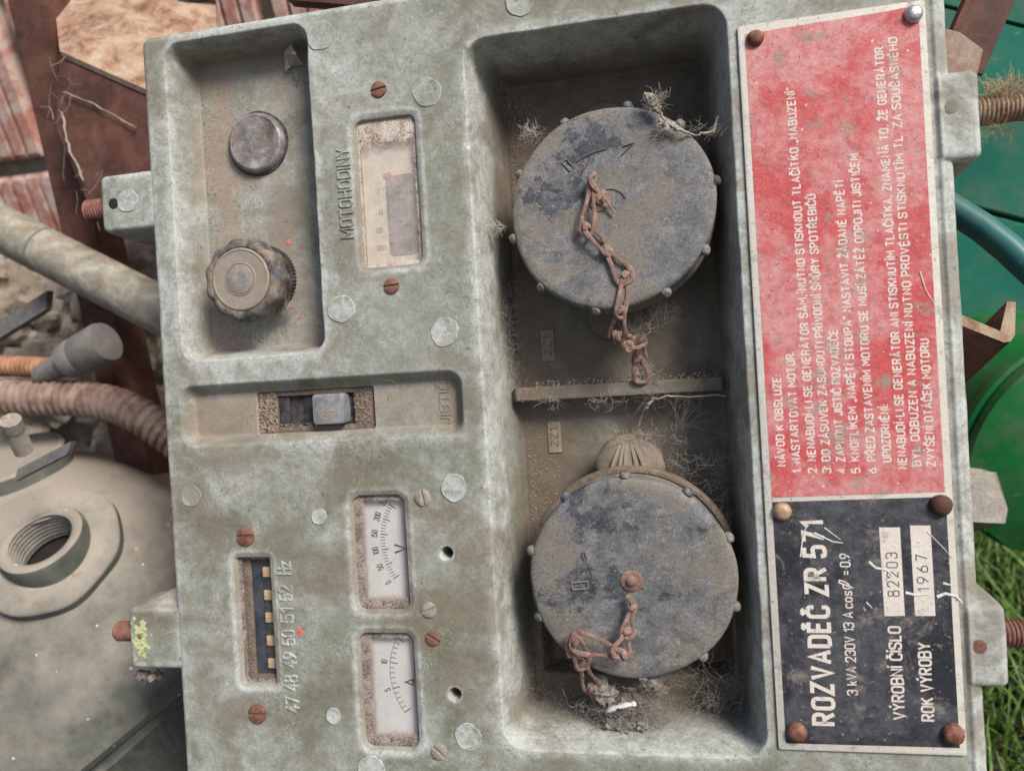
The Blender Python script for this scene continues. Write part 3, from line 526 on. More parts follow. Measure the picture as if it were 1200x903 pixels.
# circuit breaker with its toggle
cb = B()
for a, c in (((-135, -17.2, -12.6), (-124.6, 3.5, -8.6)), ((-83, -17.2, -12.6), (-72.2, 3.5, -8.9)), ((-124.6, 1.2, -12.6), (-83, 3.5, -8.4)), ((-124.6, -17.2, -12.6), (-83, -14.6, -8.4))): cb.box(a, c, .5)
bk = cb.go('breaker_frame', M['slotframe'], panel, (-104, -7, -12)); b = B(); b.box((-125, -15, -13), (-82.6, 1.6, -11.8)); b.box((-124, -14, -12), (-118.5, .8, -9.3), .8); b.box((-111, -14.2, -12), (-103.5, 1, -10.6), .6); b.go('toggle_slot', M['black'], bk)
b = B(); b.box((-103, -14, -12), (-86.4, 1.2, -3), 1.6); lv = b.go('toggle_lever', M['lever'], bk)
b = B(); cx, cy = -95.2, -6.6
ribbon(b, [(cx + 4.8 * math.cos(t), cy + 4.8 * math.sin(t)) for t in np.linspace(0, 6.283, 28)], .5, .25, -3.1, 0)
ribbon(b, smooth_corner([(cx - 2.6, cy - 2.4), (cx - 2.6, cy + 2.8, 1), (cx, cy, 1), (cx + 2.6, cy + 2.8, 1), (cx + 2.6, cy - 2.4, 1), (cx, cy - 3.4, 1), (cx - 2.6, cy - 2.4)]), .5, .25, -3.1, 1)
ribbon(b, [(cx - 4.4, cy - 1), (cx + 4.4, cy - 1)], .4, .25, -3.1, 2); b.go('maker_emblem', M['screw_grey'], lv)

# instruction plate
pl = B(); pl.prism(rbox(110.4, 186.4, -166.6, 151.2, 1, 2), -.4, 1.3, .3); pl = pl.go('instruction_plate', M['alu'], panel, (148, -8, 1))
def sheet(name, P, z, mat): b = B(); b.prism(P, z - .1, z); return b.go(name, mat, pl, (148, -8, 1))
sheet('red_field', [(113.6, -55.6), (183.4, -55.2), (183.6, 149.2), (170, 148.4), (140, 147.8), (113.4, 147.2)], 1.42, M['red'])
sheet('black_field', [(113.6, -163.6), (183.6, -163.2), (183.6, -57.2), (113.6, -57.6)], 1.42, M['blk'])
for s, x, y0, y1 in (('NÁVOD K OBSLUZE:', 118.4, -41.8, -2.4), ('1. NASTARTOVAT MOTOR', 124.6, -45, 6.5), ('2. NENABUDÍ-LI SE GENERÁTOR SÁM, NUTNO STISKNOUT TLAČÍTKO „NABUZENÍ“', 131, -45.2, 121.5),
                     ('3. DO ZÁSUVEK ZASUNOUTI PŘÍVODNÍ ŠŇŮRY SPOTŘEBIČŮ', 136.9, -45.4, 74.6), ('4. ZAPNOUT JISTIČ ROZVADĚČE', 142.8, -45.6, 15.7), ('5. KNOFLÍKEM „NAPĚTÍ STOUPÁ“ NASTAVIT ŽÁDANÉ NAPĚTÍ', 148.7, -45.8, 79.2),
                     ('6. PŘED ZASTAVENÍM MOTORU SE MUSÍ ZÁTĚŽ ODPOJITI JISTIČEM', 155.2, -46.1, 90), ('UPOZORNĚNÍ:', 161.4, -41.6, -17.5), ('NENABUDÍ-LI SE GENERÁTOR ANI STISKNUTÍM TLAČÍTKA, ZNAMENÁ TO, ŽE GENERÁTOR', 167.4, -44.7, 133.7),
                     ('BYL ODBUZEN A NABUZENÍ NUTNO PROVÉSTI STISKNUTÍM TL. ZA SOUČASNÉHO', 172.9, -43.8, 137), ('ZVÝŠENÍ OTÁČEK MOTORU', 178.6, -44, 9.3)):
    b = B(); word(b, s, x + 1.6, y0, y1, 3.15, .66, 1.46, 0, 90, .24); b.go('lettering_line', M['letter'], pl, (148, -8, 1))
b = B(); word(b, 'ROZVADĚČ ZR 571', 134.2, -154.6, -66.8, 8.4, 1.75, 1.46, 0, 90, .26); b.go('lettering_title', M['letter'], pl, (148, -8, 1))
b = B(); word(b, '3 kVA 230V 13 A', 144.2, -141.6, -106, 3.9, .6, 1.46); word(b, 'cos', 144.2, -104, -97, 3.9, .6, 1.46); word(b, 'f', 144.4, -95.8, -92, 4.6, .6, 1.46); word(b, '=', 144.2, -89.8, -88, 3.9, .55, 1.46); word(b, '0.9', 144.2, -86.2, -80.8, 3.9, .6, 1.46); b.go('lettering_line', M['letter'], pl, (148, -8, 1))
b = B(); word(b, 'VÝROBNÍ ČÍSLO', 162.8, -151.6, -112.2, 4.6, .85, 1.46); b.go('lettering_line', M['letter'], pl, (148, -8, 1))
b = B(); word(b, 'ROK VÝROBY', 174.2, -151.9, -119.1, 4.6, .85, 1.46); b.go('lettering_line', M['letter'], pl, (148, -8, 1))
sheet('number_field', [(156.9, -107.6), (165, -107.4), (165, -69.7), (156.7, -69.6)], 1.52, M['letter']); sheet('year_field', [(169, -107.5), (177, -107.4), (177, -69.2), (169, -69)], 1.52, M['letter'])
b = B(); word(b, '82203', 163.2, -99, -80.5, 4.3, .42, 1.6, 0, 90, .34); word(b, '1967', 175, -97, -81.5, 4.3, .42, 1.6, 0, 90, .4); b.go('stamped_number', M['ink'], pl)
# white splashes stuck to the lower plate
for P, wd in ((((954, 624), (975, 634), (988, 636)), .5), (((966, 618), (985, 632)), .35), (((1018, 658), (1026, 665), (1040, 668), (1046, 674)), .8), (((1061, 694), (1074, 697), (1088, 696)), .8), (((1098, 699), (1108, 695), (1120, 698), (1128, 706)), .9),
              (((1105, 683), (1114, 685)), .7), (((1086, 622), (1100, 636), (1118, 655)), .25), (((938, 652), (941, 626), (946, 614)), .4), (((1015, 705), (1022, 712)), .4), (((1078, 318), (1085, 340), (1096, 358)), .3)):
    wd *= .75; Q = [at(u, v, 1.6) for u, v in P]; b = B(); b.tube([q + Vector((0, 0, .1)) for q in Q], wd, 6, flat=.35, rf=lambda t, wd=wd: wd * (1.1 - .6 * t)); b.go('white_splash', M['white'], pl)
# rivets
b = B(); b.lathe([(3.9, 0), (4, .9), (3.5, 2.2), (2.4, 3.0), (1.1, 3.3), (.1, 3.4)], 28, lambda a, r, z: 1 + .02 * math.sin(3 * a)); RM = {}
for x, y, m, s in ((117.7, 144.7, 'rust_screw', .9), (181.5, 145.5, 'rivet_silver', .95), (117.5, -61.7, 'rivet_pale', 1.), (181.4, -60.7, 'rust', 1.15), (118.3, -158.3, 'rust_screw', 1.1), (181.1, -157.1, 'rust_screw', 1.15)):
    if m not in RM: RM[m] = o = mk('plate_rivet', b.V, b.F, M[m], panel, loc=(x, y, 1.3)); o.scale = (s,) * 3
    else: o = again(RM[m], (x, y, 1.3), panel, 1., s)
    if m == 'rivet_silver': o['label'] = 'silver plate rivet'
    if m == 'rivet_pale': o['label'] = 'pale brown plate rivet'

# threaded studs through the lugs
def stud(x0, x1, y, z, r, m):
    b = B(); n = int(abs(x1 - x0) / .45); P = [(x0 + (x1 - x0) * i / n, y + .004 * i, z) for i in range(n + 1)]
    k = [0]
    b.tube(P, r, 20, rf=lambda t: r * (.93 + .07 * math.cos(2 * math.pi * t * abs(x1 - x0) / 1.75)) * (1 if t < .97 else .85)); b.go('threaded_stud', M[m], panel, (x1, y, z))
stud(-212, -229, at(101, 248, -9).y, -9, 6, 'stud'); stud(-211, -226.5, at(134, 739, -9).y, -9, 5.4, 'stud'); stud(203, 260, at(1175, 128, -9).y, -9, 6.3, 'studb'); stud(203, 260, at(1190, 742, -9).y, -9, 6, 'stud')
for (u, v, r) in ((131, 238, 1.9), (162, 746, 1.3), (1115, 126, 1.9), (1148, 757, 2.)):
    p = at(u, v, .7); b = B(); b.lathe([(r * 1.6, -.6), (r * 1.5, .1), (r * .7, .35), (.1, .3)], 16, None, (p.x, p.y, hz(p.x, p.y))); b.go('lug_pin_or_hole', M['rust_screw'] if v > 700 else M['hole'] if u < 600 else M['cast'], panel)  # upper left one is a dark disc painting the shade of a hole
b = B(); pc_ = at(163, 746); LV = {}; LF = []
for j in range(70):
    for i in range(36):
        x = pc_.x - 7 + i * .4; y = pc_.y - 14 + j * .4; e = math.hypot((x - pc_.x) / 6.2, (y - pc_.y) / 12.5); q = mnoise.fractal(Vector((x * .35, y * .35, 2)), .9, 2.1, 5)
        if .62 + q * .9 - e > 0 and hz(x, y) > -2: LF.append((i, j))
for i, j in LF:
    f = []
    for a, c in ((i, j), (i + 1, j), (i + 1, j + 1), (i, j + 1)):
        if (a, c) not in LV:
            x = pc_.x - 7 + a * .4 + mnoise.noise(Vector((a * .9, c * .9, 5))) * .25; y = pc_.y - 14 + c * .4 + mnoise.noise(Vector((a * .9, c * .9, 9))) * .25; LV[a, c] = len(b.V)
            b.V.append((x, y, hz(x, y) + .15 + .55 * abs(mnoise.noise(Vector((x * 1.1, y * 1.1, 0))))))
        f.append(LV[a, c])
    b.F.append(tuple(f))
tag(b.go('lichen', M['lichen'], panel), kind='stuff')

# socket caps, their flanges and ears
def sockcap(px, py, tilt, marks, org_rot, seed):
    R = tilt; c0 = Vector((px, py, -4)); fl = B()
    fl.prism([(px + 43 * math.cos(t), py + 1 + 43 * math.sin(t)) for t in np.linspace(0, 6.283, 49)[:-1]], -46, -39, .8)
    for sy in (1, -1):
        fl.prism([(px - 3 + 14 * math.cos(t), py + sy * 48 + 12 * math.sin(t)) for t in np.linspace(0, 6.283, 25)[:-1]], -46, -41.5, .6)
    fl.lathe([(40, -40), (40, -16), (36, -14)], 64, None, (px, py, 0))
    fo = fl.go('socket_flange', M['cast'], panel, (px, py, -45), wear=np.tile([.0, .35, .75], (len(fl.V), 1)))
    b = B(); rf = lambda a, r, z: 1 + .006 * math.sin(3 * a + seed) + .004 * math.sin(7 * a)
    prof = [(45, -21), (46.6, -20), (46.8, -15), (46.2, -13), (46.2, -8), (47.6, -6), (47.8, -2.4), (47.2, -.8), (46, -.1), (43, .15), (40, .1), (30, -.05), (20, 0), (8, .05), (.1, 0)]
    b.lathe(prof, 128, rf); V = [c0 + R @ Vector(v) for v in b.V]
    wv = np.zeros((len(V), 3)); wv[:, 0] = [.5 + v[0] / 60 for v in b.V]; wv[:, 1] = [max(0, (abs(math.hypot(v[0], v[1])) - 34) / 13) + (.6 if v[2] < -2 else 0) + .5 * max(0, (v[0] * (1 if seed > 1 else -1) - v[1]) / 60) for v in b.V]
    co = mk('socket_cap', V, b.F, M['cap'], panel, c0, wear=np.clip(wv, 0, 1))
    gm = None
    for k, a in enumerate([i * 36 + org_rot + random.uniform(-3, 3) for i in range(10)]):
        a = math.radians(a); p = c0 + R @ Vector((47.9 * math.cos(a), 47.9 * math.sin(a), -3.6))
        if gm is None: g = B(); g.blob((0, 0, 0), 2.8, .15, .1, 6, (1, 1, 1.1), 1); gm = mk('grip_lug', g.V, g.F, M['cap'], co, loc=p, wear=np.tile([0, 1., 0], (len(g.V), 1)))
        else: again(gm, p, co, a)
    for P, T in marks:
        g = B(); ribbon(g, [(x, y) for x, y in P], T, .5, .1, 0); mk('raised_mark', [c0 + R @ Vector(v) for v in g.V], g.F, M['cap'], co, c0, wear=np.tile([0, .8, 0], (len(g.V), 1)))
    g = B(); g.lathe([(5.2, -.1), (5.2, .5), (4.8, .8), (2.4, .8), (2.3, 1.6), (1.6, 2.2), (.1, 2.4)], 26, None, (-4 if seed < 2 else 0, 3 if seed < 2 else 0, 0)); mk('chain_rivet', [c0 + R @ Vector(v) for v in g.V], g.F, M['chain'], co, c0)
    return c0, R, co
def box_mark(x, y, w, h, a):
    ca, sa = math.cos(a), math.sin(a); return [(x + (p * w) * ca - (q * h) * sa, y + (p * w) * sa + (q * h) * ca) for p, q in ((-.5, -.5), (.5, -.5), (.5, .5), (-.5, .5), (-.5, -.5))]
R1 = Matrix.Rotation(math.radians(9), 3, Vector((.8, .6, 0)).normalized()) ; R1 = Matrix.Rotation(math.radians(-8), 3, Vector((.75, .66, 0)).normalized())
arc = lambda r, a0, a1: [(r * math.cos(math.radians(t)), r * math.sin(math.radians(t))) for t in np.linspace(a0, a1, 10)]
C1 = sockcap(49.8, 79.8, R1, [(box_mark(-18.5, 22, 6, 2.6, -.9), .7), (arc(27, 122, 92), .9), ([(7, 23), (13, 28), (8, 27)], .7), (arc(8, 130, 20), .6)], 8, 1)
R2 = Matrix.Rotation(math.radians(5), 3, Vector((1, .25, 0)).normalized())
C2 = sockcap(50, -93, R2, [(box_mark(-24, -2, 7.5, 3.4, .08), .7), (box_mark(-21, 12, 1.6, 3, .3), .5)], 20, 2)
# hinge ear over the lower socket, with a rolled band across its top
b = B(); b.blob((50, -43, -31), 15, .12, .1, 18, (1.12, .98, .6), 3); ho = b.go('hinge_ear', M['cast'], panel, (50, -40, -35), wear=np.tile([.05, .85, .45], (len(b.V), 1)))
b = B()
for dx in (-9, -5, -2, 4, 8): b.tube([(50 + dx, -48, -23.5), (50.5 + dx * .8, -40, -22.6), (50.5 + dx * .45, -33, -25), (50.5 + dx * .2, -29.5, -29)], 1.2, 6)
b.go('hinge_rib', M['cast'], ho, wear=np.tile([.1, 1., .2], (len(b.V), 1)))
b = B(); b.tube([(50 + 48.2 * math.cos(math.radians(a)), -92 + 48.2 * math.sin(math.radians(a)), -20 ) for a in range(16, 168, 4)], 2.2, 10, flat=1.6); b.go('cap_collar', M['slotframe'], panel, (50, -50, -22))
# brass tags
for k, (u, v, s) in enumerate(((642, 405, 'ZZ1'), (650, 512, 'ZZ1'))):
    p = at(u, v, -45); g = B(); g.box((p.x - 3.4, p.y - 8, -46), (p.x + 3.4, p.y + 8, -44.2), .4); o = g.go('socket_tag', M['tag'], panel, (p.x, p.y, -45))
    g = B(); word(g, s, p.x + 1.7, p.y - 4.6, p.y + 4.6, 3.6, .5, -44.1); g.go('tag_lettering', M['ink'], o)

# loose grit lying in the corners
b = B(); pts = []
def scatter(n, x0, x1, y0, y1, z=None, s=(.25, .75), g=1.):
    for _ in range(n):
        x = x0 + (x1 - x0) * random.random() ** g; y = random.uniform(y0, y1); zz = hz(x, y) if z is None else z; r = random.uniform(*s); a = random.random() * 6.3
        V = [(x + r * math.cos(a + t) * random.uniform(.7, 1.2), y + r * math.sin(a + t), zz + .05) for t in (0, 1.57, 3.14, 4.71)] + [(x, y, zz + r * random.uniform(.6, 1.1))]
        b.add(V, [(0, 1, 4), (1, 2, 4), (2, 3, 4), (3, 0, 4)])
scatter(2600, -164, -132, 30, 178, s=(.1, .42), g=1.8); scatter(700, -163, -100, 28, 55, s=(.1, .35)); scatter(300, -120, -98, 60, 180, s=(.1, .35)); scatter(900, -3, 96, 10, 155, s=(.15, .5)); scatter(2400, -3, 14, -165, 150, s=(.2, .6), g=1.6); scatter(900, -3, 96, -168, -150, s=(.15, .6))
scatter(420, -135, -125, -17, 3, -8.3, (.3, .9)); scatter(160, -83, -73, -17, 3, -8.6, (.2, .6)); scatter(300, -172, -138, -18, 4, s=(.08, .28)); scatter(420, -66, -28, -20, -12, s=(.08, .25), g=.7); scatter(260, -36, -27, -18, 5, s=(.08, .25)); scatter(120, -148, -144, -142, -80, -5, (.2, .5)); scatter(500, -140, 100, -190, 188, s=(.12, .3))
scatter(80, -124, -104, -16, -13, -8.3, (.2, .6)); scatter(200, 5, 95, -2, 1, -30, (.2, .6))
tag(b.go('dirt_grains', M['grit'], panel, smooth=False), kind='stuff')
# pale insects' threads and a scrape of dirt hanging under the lower left lug
b = B(); p = at(172, 793, -12)
for i in range(7): b.blob(p + Vector((random.gauss(0, 2.6), random.gauss(0, 1), random.gauss(0, 1))), 2.4, .6, .5, 6, (1, 1, 1), i)
tag(b.go('dirt_clump', M['fluff'], None, p), 'small grey dirt clump hanging beneath the lower left lug of the panel', 'dirt clump')

# ================================================================ chains
def link(ch, P, Q, w0, w1, tw=0., r=1.12):
    P, Q = Vector(P), Vector(Q); d = (Q - P).normalized(); sd = d.cross(Vector((0, 0, 1))).normalized(); up = sd.cross(d); sd = sd * math.cos(tw) + up * math.sin(tw)
    J = lambda: Vector([random.gauss(0, .28) for _ in range(3)]); L = (Q - P).length
    pts = [P - d * 1.6 + sd * .9, P + sd * w0 * .28 + d * L * .12, P + d * L * .45 + sd * (w0 * .3 + w1 * .12) + J(), P + d * L * .78 + sd * w1 * .5 + J() + up * .5, Q + d * .6 + sd * w1 * .42, Q + d * 1.8 + up * .4, Q + d * .6 - sd * w1 * .42, P + d * L * .78 - sd * w1 * .5 + J(), P + d * L * .45 - sd * (w0 * .3 + w1 * .12) + J() + up * .4, P - sd * w0 * .28 + d * L * .12, P - d * 1.6 - sd * .9]
    S = []
    for i in range(len(pts)):
        a, b_ = pts[i], pts[(i + 1) % len(pts)]; S += [a * .75 + b_ * .25, a * .25 + b_ * .75]
    b = B(); b.tube(S, r, 8, True, flat=.55, rf=lambda t: r * (1 + .18 * math.sin(t * 23) + .12 * math.sin(t * 41))); b.tube([P - d * 1.4 + up * .9 - sd * 1.2, P - d * .2 + up * 1.5, P + d * 1. + up * .9 + sd * 1.3], r * 1.1, 6, flat=.6); b.go('chain_link', M['chain'], ch, (P + Q) / 2)
def chain(label, pts, widths):
    P = [at(*p) for p in pts]; ch = thing('cap_chain', P[0], label, 'chain', 'rusty chains on the socket caps')
    for i in range(len(P) - 1):
        d = (P[i + 1] - P[i]); link(ch, P[i] - d * .08, P[i + 1] + d * .06, widths[i][0], widths[i][1], (i % 2) * .5)
    return ch
ch1 = chain('rusty flat-link chain hanging straight down across the upper socket cap', [(694, 212, -1.5), (688, 268, 0), (712, 294, 0), (733, 326, 1), (727, 366, 2.5), (723, 393, -3), (737, 403, -12), (752, 398, -20), (749, 422, -26), (752, 443, -28)],
            ((3, 6.5), (7, 4), (4, 8), (5, 4), (6, 7.5), (5, 7), (6, 5), (5, 6), (6, 7)))
b = B(); b.tube([at(701, 225, -1), at(694, 218, 0), at(690, 206, 0)], 1.2, 6); b.go('end_ring', M['chain'], ch1); b = B(); b.tube([at(720, 250, -1.5), at(714, 240, -1.2), at(705, 230, -1)], .6, 5); b.go('wire_tail', M['chain'], ch1)
ch2 = chain('rusty flat-link chain crossing sideways over the lower socket cap', [(741, 714, 0), (735, 742, 1), (727, 766, 2), (676, 752, 2), (683, 778, -4), (694, 806, -14), (709, 830, -24)], ((3, 5), (5, 9), (6, 10), (7, 7), (5, 8), (6, 4)))
b = B(); b.tube([at(735, 698, -1), at(741, 704, 0), at(742, 716, 0)], 1.3, 6); b.go('end_ring', M['chain'], ch2); b = B(); b.tube([at(672, 742, 0), at(665, 750, 0), at(667, 768, -1), at(680, 770, -3)], 1.5, 6, flat=.6); b.go('end_ring', M['chain'], ch2)

# ================================================================ cobwebs, fluff and bits
def fib(b, c, n, L, spread, r=.14, dirn=None, curl=.28):
    n = int(n * 2.2); r *= .42; L *= .72
    for _ in range(n):
        p = Vector(c) + Vector([random.gauss(0, s) for s in spread]); d = Vector([random.gauss(0, 1) for _ in range(3)]); d.z *= .3; d = (d + (Vector(dirn) * 2 if dirn else Vector((0, 0, 0)))).normalized(); P = [p]
        for k in range(7): d = (d + Vector([random.gauss(0, curl), random.gauss(0, curl), random.gauss(0, curl * .3)])).normalized(); p = p + d * L / 7; P.append(p)
        b.tube(P, r * random.uniform(.6, 1.4), 3)
def string(b, P, r, jit=.6, n=6):
    P = [Vector(p) for p in P]; Q = []
    for i in range(len(P) - 1):
        for k in range(n): Q.append(P[i].lerp(P[i + 1], k / n) + Vector([random.gauss(0, jit) for _ in range(3)]))
    b.tube(Q + [P[-1]], r, 5, rf=lambda t: r * (.6 + .6 * abs(math.sin(t * 9))))
def web(label, c, spec, cat='cobweb', name='cobweb', mat='fibre', extra=None):
    b = B(); c = at(*c)
    for s in spec: fib(b, *s)
    if extra: extra(b)
    return tag(b.go(name, M[mat], None, c), label, cat)
A = lambda *p: at(*p)
web('pale fibre tuft in the top left corner of the deep socket recess', (587, 95, -38), [(A(587, 93, -38), 26, 12, (1.5, 1.5, 1)), (A(592, 110, -43), 20, 16, (4, 6, .6), .1)])
def ex(b):
    string(b, [A(763, 112, -3), A(772, 128, -2), A(778, 140, 0), A(795, 152, 0), A(815, 158, -3), A(836, 154, -8), A(841, 143, -10)], .6, .3)
    for u, v, r in ((763, 115, 1.7), (767, 121, 1.6), (771, 127, 1.5), (758, 112, 1.3), (775, 145, 1.8), (781, 148, 1.9), (787, 146, 1.4), (792, 150, 1.2)): b.blob(A(u, v, -1), r, .8, .5, 9, (1, 1, .7), u)
web('grey fluffy string tangled on the top right edge of the upper cap', (775, 130, -2), [(A(768, 120, -1), 50, 7, (1.8, 2.2, 1), .15), (A(800, 154, -1), 34, 8, (8, 1, .8), .12)], extra=ex)
web('tiny curled white thread on the left edge of the upper cap', (590, 264, -12), [(A(588, 266, -12), 22, 7, (1.6, .8, .8), .2, (-1, -.2, 0))])
web('white feathery dust on the upper left rim of the upper cap', (626, 155, -14), [(A(622, 156, -14), 40, 7, (2, 1.6, 1), .2)])
web('grey cobweb fluff wrapped round the end of the upper chain', (745, 393, -20), [(A(742, 392, -18), 90, 9, (3, 2.2, 1.5), .16), (A(752, 438, -29), 60, 6, (2.4, 1.5, 1), .16), (A(765, 370, -26), 26, 18, (2, 5, 2), .08, (.5, .8, 0), .2)])
def ex(b):
    string(b, [A(757, 478, -30), A(765, 467, -30), A(800, 463, -29.5), A(851, 464, -29.5)], .45, .4); string(b, [A(748, 507, -40), A(750, 490, -36), A(760, 472, -31)], .3, .3)
web('pale cobweb strands strung along the underside of the divider rib', (790, 466, -30), [(A(650, 469, -30), 16, 9, (3, .7, .6), .14), (A(703, 469, -30), 16, 9, (3, .7, .6), .14), (A(780, 467, -31), 40, 14, (10, 1, 2), .09)], extra=ex)
web('brownish web of curled fibres on the right wall beside the divider rib', (850, 520, -36), [(A(852, 520, -36), 34, 15, (2, 16, 5), .09), (A(846, 555, -38), 16, 14, (3, 4, 3), .1)])
web('fine pale cobweb along the left wall near the upper cap', (596, 400, -30), [(A(597, 395, -30), 60, 9, (1, 14, 3), .12)])
def ex(b):
    for i in range(16): b.blob(A(704 + i * 4.6, 820 + (8 if 2 < i < 11 else -8) + random.uniform(-6, 6) - max(0, i - 9) * 5, -17 + random.uniform(-3, 3)), random.uniform(3, 5.2), .8, .6, 9, (1, 1, .8), i)
    for i in range(5): b.blob(A(716 + i * 9, 848 + random.uniform(-3, 3), -17), 3.6, .8, .6, 8, (1, .9, .8), i + 40)
    for i in range(6): b.blob(A(752 + i * 3.5, 800 + i * 2 + random.uniform(-4, 4), -20), 3.8, .8, .6, 8, (1, 1, .8), i + 60)
cl = web('large grey clump of dirt and cobweb hanging from the lower cap', (735, 825, -22), [(A(735, 834, -18), 520, 6, (11, 4.5, 3.5), .16), (A(762, 800, -16), 300, 6, (3.5, 6, 3), .16), (A(716, 810, -20), 70, 9, (5, 5, 2), .18)], 'dirt clump', 'dirt_clump', 'fluff', ex)
b = B(); string(b, [A(712, 833, -9), A(722, 828, -8), A(738, 825, -8), A(745, 824, -9)], 1.25, .05); b.go('white_grub', M['white'], cl)
web('wispy grey cobweb left of the dirt clump in the lower recess', (635, 800, -34), [(A(622, 790, -34), 60, 13, (2, 14, 3), .08), (A(650, 835, -34), 60, 13, (7, 5, 2), .08)])
web('torn cobweb right of the dirt clump under the lower cap', (835, 815, -30), [(A(830, 795, -26), 34, 18, (8, 6, 3), .07), (A(836, 822, -30), 50, 6, (3, 2, 1), .16), (A(872, 806, -32), 34, 16, (4, 4, 2), .12)])
web('dusty fibres over the hinge arch of the lower socket', (745, 520, -24), [(A(745, 516, -25), 90, 6, (8, 2.6, 1.5), .12), (A(790, 545, -25), 60, 8, (9, 6, 1.5), .1), (A(840, 590, -20), 26, 12, (4, 10, 2), .08), (A(795, 500, -34), 10, 22, (2, 1, 1), .1, (.8, .6, 0), .15)])
web('small white spider web stuck beside the selector knob', (334, 357, -14), [(A(334, 362, -14), 70, 6, (2.2, 1.6, 1.6), .16), (A(328, 340, -8), 26, 11, (1.5, 5, 2), .1)])
b = B(); p = A(345, 66, -14); P = [A(333, 62, -15), A(341, 51, -12), A(346, 64, -9), A(356, 76, -14), A(342, 77, -16), A(334, 84, -17)]
b.add(P + [q + Vector((.3, .3, -.7)) for q in P], [(0, 1, 2), (2, 3, 4), (0, 2, 4, 5), (6, 8, 7), (8, 10, 9), (6, 11, 10, 8)]); fib(b, A(348, 84, -17), 30, 14, (2, 4, 1), .12); tag(b.go('dry_leaf', M['fibre'], None, p, smooth=False), 'small pale dry leaf scrap caught in the top right of the left recess', 'leaf')
web('long pale hairs lying on the bottom edge of the left recess', (320, 405, -10), [(A(320, 407, -12), 26, 16, (9, 1.2, .5), .1), (A(222, 395, -8), 30, 14, (2, 6, 1), .1)])
for k, (u, v, n, L, sp, lb) in enumerate(((465, 62, 24, 16, (9, 5, .1), 'faint white hairs stuck near the top edge of the panel'), (505, 425, 12, 14, (8, 7, .1), 'few pale hairs on the panel right of the middle raised disc'), (440, 545, 10, 14, (12, 6, .1), 'few pale hairs on the panel below the breaker trough'))):
    web(lb, (u, v, .6), [(A(u, v, .5), n, L, sp, .06, None, .3)], 'hair', 'stray_hair')
web('straw and lint nest sitting on the upper right threaded stud', (1178, 110, -6), [(A(1180, 108, -5), 110, 11, (4, 1.6, 3), .2), (A(1168, 150, -8), 26, 9, (2.5, 1, 2), .15)], 'nest', 'straw_nest', 'straw')
web('web strands on the rusty frame above the upper left lug', (66, 130, -100), [(A(66, 140, -98), 5, 34, (3, 22, 3), .3), (A(100, 215, -98), 4, 26, (4, 8, 3), .3)], extra=lambda b: (string(b, [A(74, 108, -97), A(110, 122, -97), A(160, 150, -97)], .45, .2), string(b, [A(72, 130, -97), A(80, 170, -97), A(98, 212, -97)], .7, .5)))

# ================================================================ surroundings
WI = WM.inverted()
def wp(x, y, z): return (WI @ Vector((x, y, z))) * 1000        # metres in the world -> panel-frame mm
# ground: one large sheet, soil near, uneven
GZ = (WM @ (at(1180, 800, -330) * .001)).z
gx = np.concatenate([np.linspace(-30, -1.5, 12), np.linspace(-1.4, 1.6, 90), np.linspace(1.8, 30, 12)]); gy = np.concatenate([np.linspace(-20, -1.2, 10), np.linspace(-1.1, 1.9, 90), np.linspace(2.1, 40, 14)])
V = [wp(x, y, GZ + .02 * mnoise.fractal(Vector((x * 5, y * 5, 0)), 1, 2, 4)) for y in gy for x in gx]; nx = len(gx)
tag(mk('ground', V, [(j * nx + i, j * nx + i + 1, (j + 1) * nx + i + 1, (j + 1) * nx + i) for j in range(len(gy) - 1) for i in range(nx - 1)], M['soil'], None, (0, 0, 0)), kind='structure')
b = B(); gc = WM @ (at(1190, 760, -330) * .001)
for i in range(5200):
    x = gc.x + random.gauss(0, .16); y = gc.y + random.gauss(.02, .2); h = random.uniform(.02, .07); a = random.random() * 6.3; lean = random.uniform(.1, .9) * h; wd = random.uniform(.0008, .0022)
    z = GZ + .02 * mnoise.fractal(Vector((x * 5, y * 5, 0)), 1, 2, 4); V = []
    for k in range(4):
        t = k / 3; cxx = x + math.cos(a) * lean * t * t; cyy = y + math.sin(a) * lean * t * t; ww = wd * (1 - t * .85)
        V += [wp(cxx - math.sin(a) * ww, cyy + math.cos(a) * ww, z + h * t * (1 - .25 * t)), wp(cxx + math.sin(a) * ww, cyy - math.cos(a) * ww, z + h * t * (1 - .25 * t))]
    b.add(V, [(0, 1, 3, 2), (2, 3, 5, 4), (4, 5, 7, 6)])
tag(b.go('grass', M['grass'], None, at(1190, 760, -330)), 'green grass growing on dark soil below the green bucket', 'grass', None, 'stuff')

# brick wall behind on the left: ribbed hollow blocks
wy = (WM @ (at(300, 15, -260) * .001)).y; bx0, bz0 = -1.1, GZ
wallo = thing('brick_wall', wp(-.2, wy, GZ), 'old wall of ribbed red hollow bricks behind the rusty frame', 'wall')
BW, BH = .235, .135
V = []; F = []; n = 15
b = B()
prof = []
for i in range(n):
    x0 = BW * i / n; x1 = BW * (i + 1) / n; g = (x1 - x0); prof += [(x0 + g * .12, .005), (x0 + g * .2, 0), (x0 + g * .88, 0), (x0 + g * .96, .005)]
bv = []; 
for z in (0, .004, BH - .004, BH):
    for x, d in prof: bv.append((x, d + (.003 if z in (0, BH) else 0), z))
    bv.append((BW, .06, z)); bv.append((0, .06, z))
m = len(prof) + 2; bf = [(k * m + i, k * m + (i + 1) % m, (k + 1) * m + (i + 1) % m, (k + 1) * m + i) for k in range(3) for i in range(m)] + [tuple(range(m))[::-1], tuple(range(3 * m, 4 * m))]
R3 = WR.inverted(); first = None; org = None
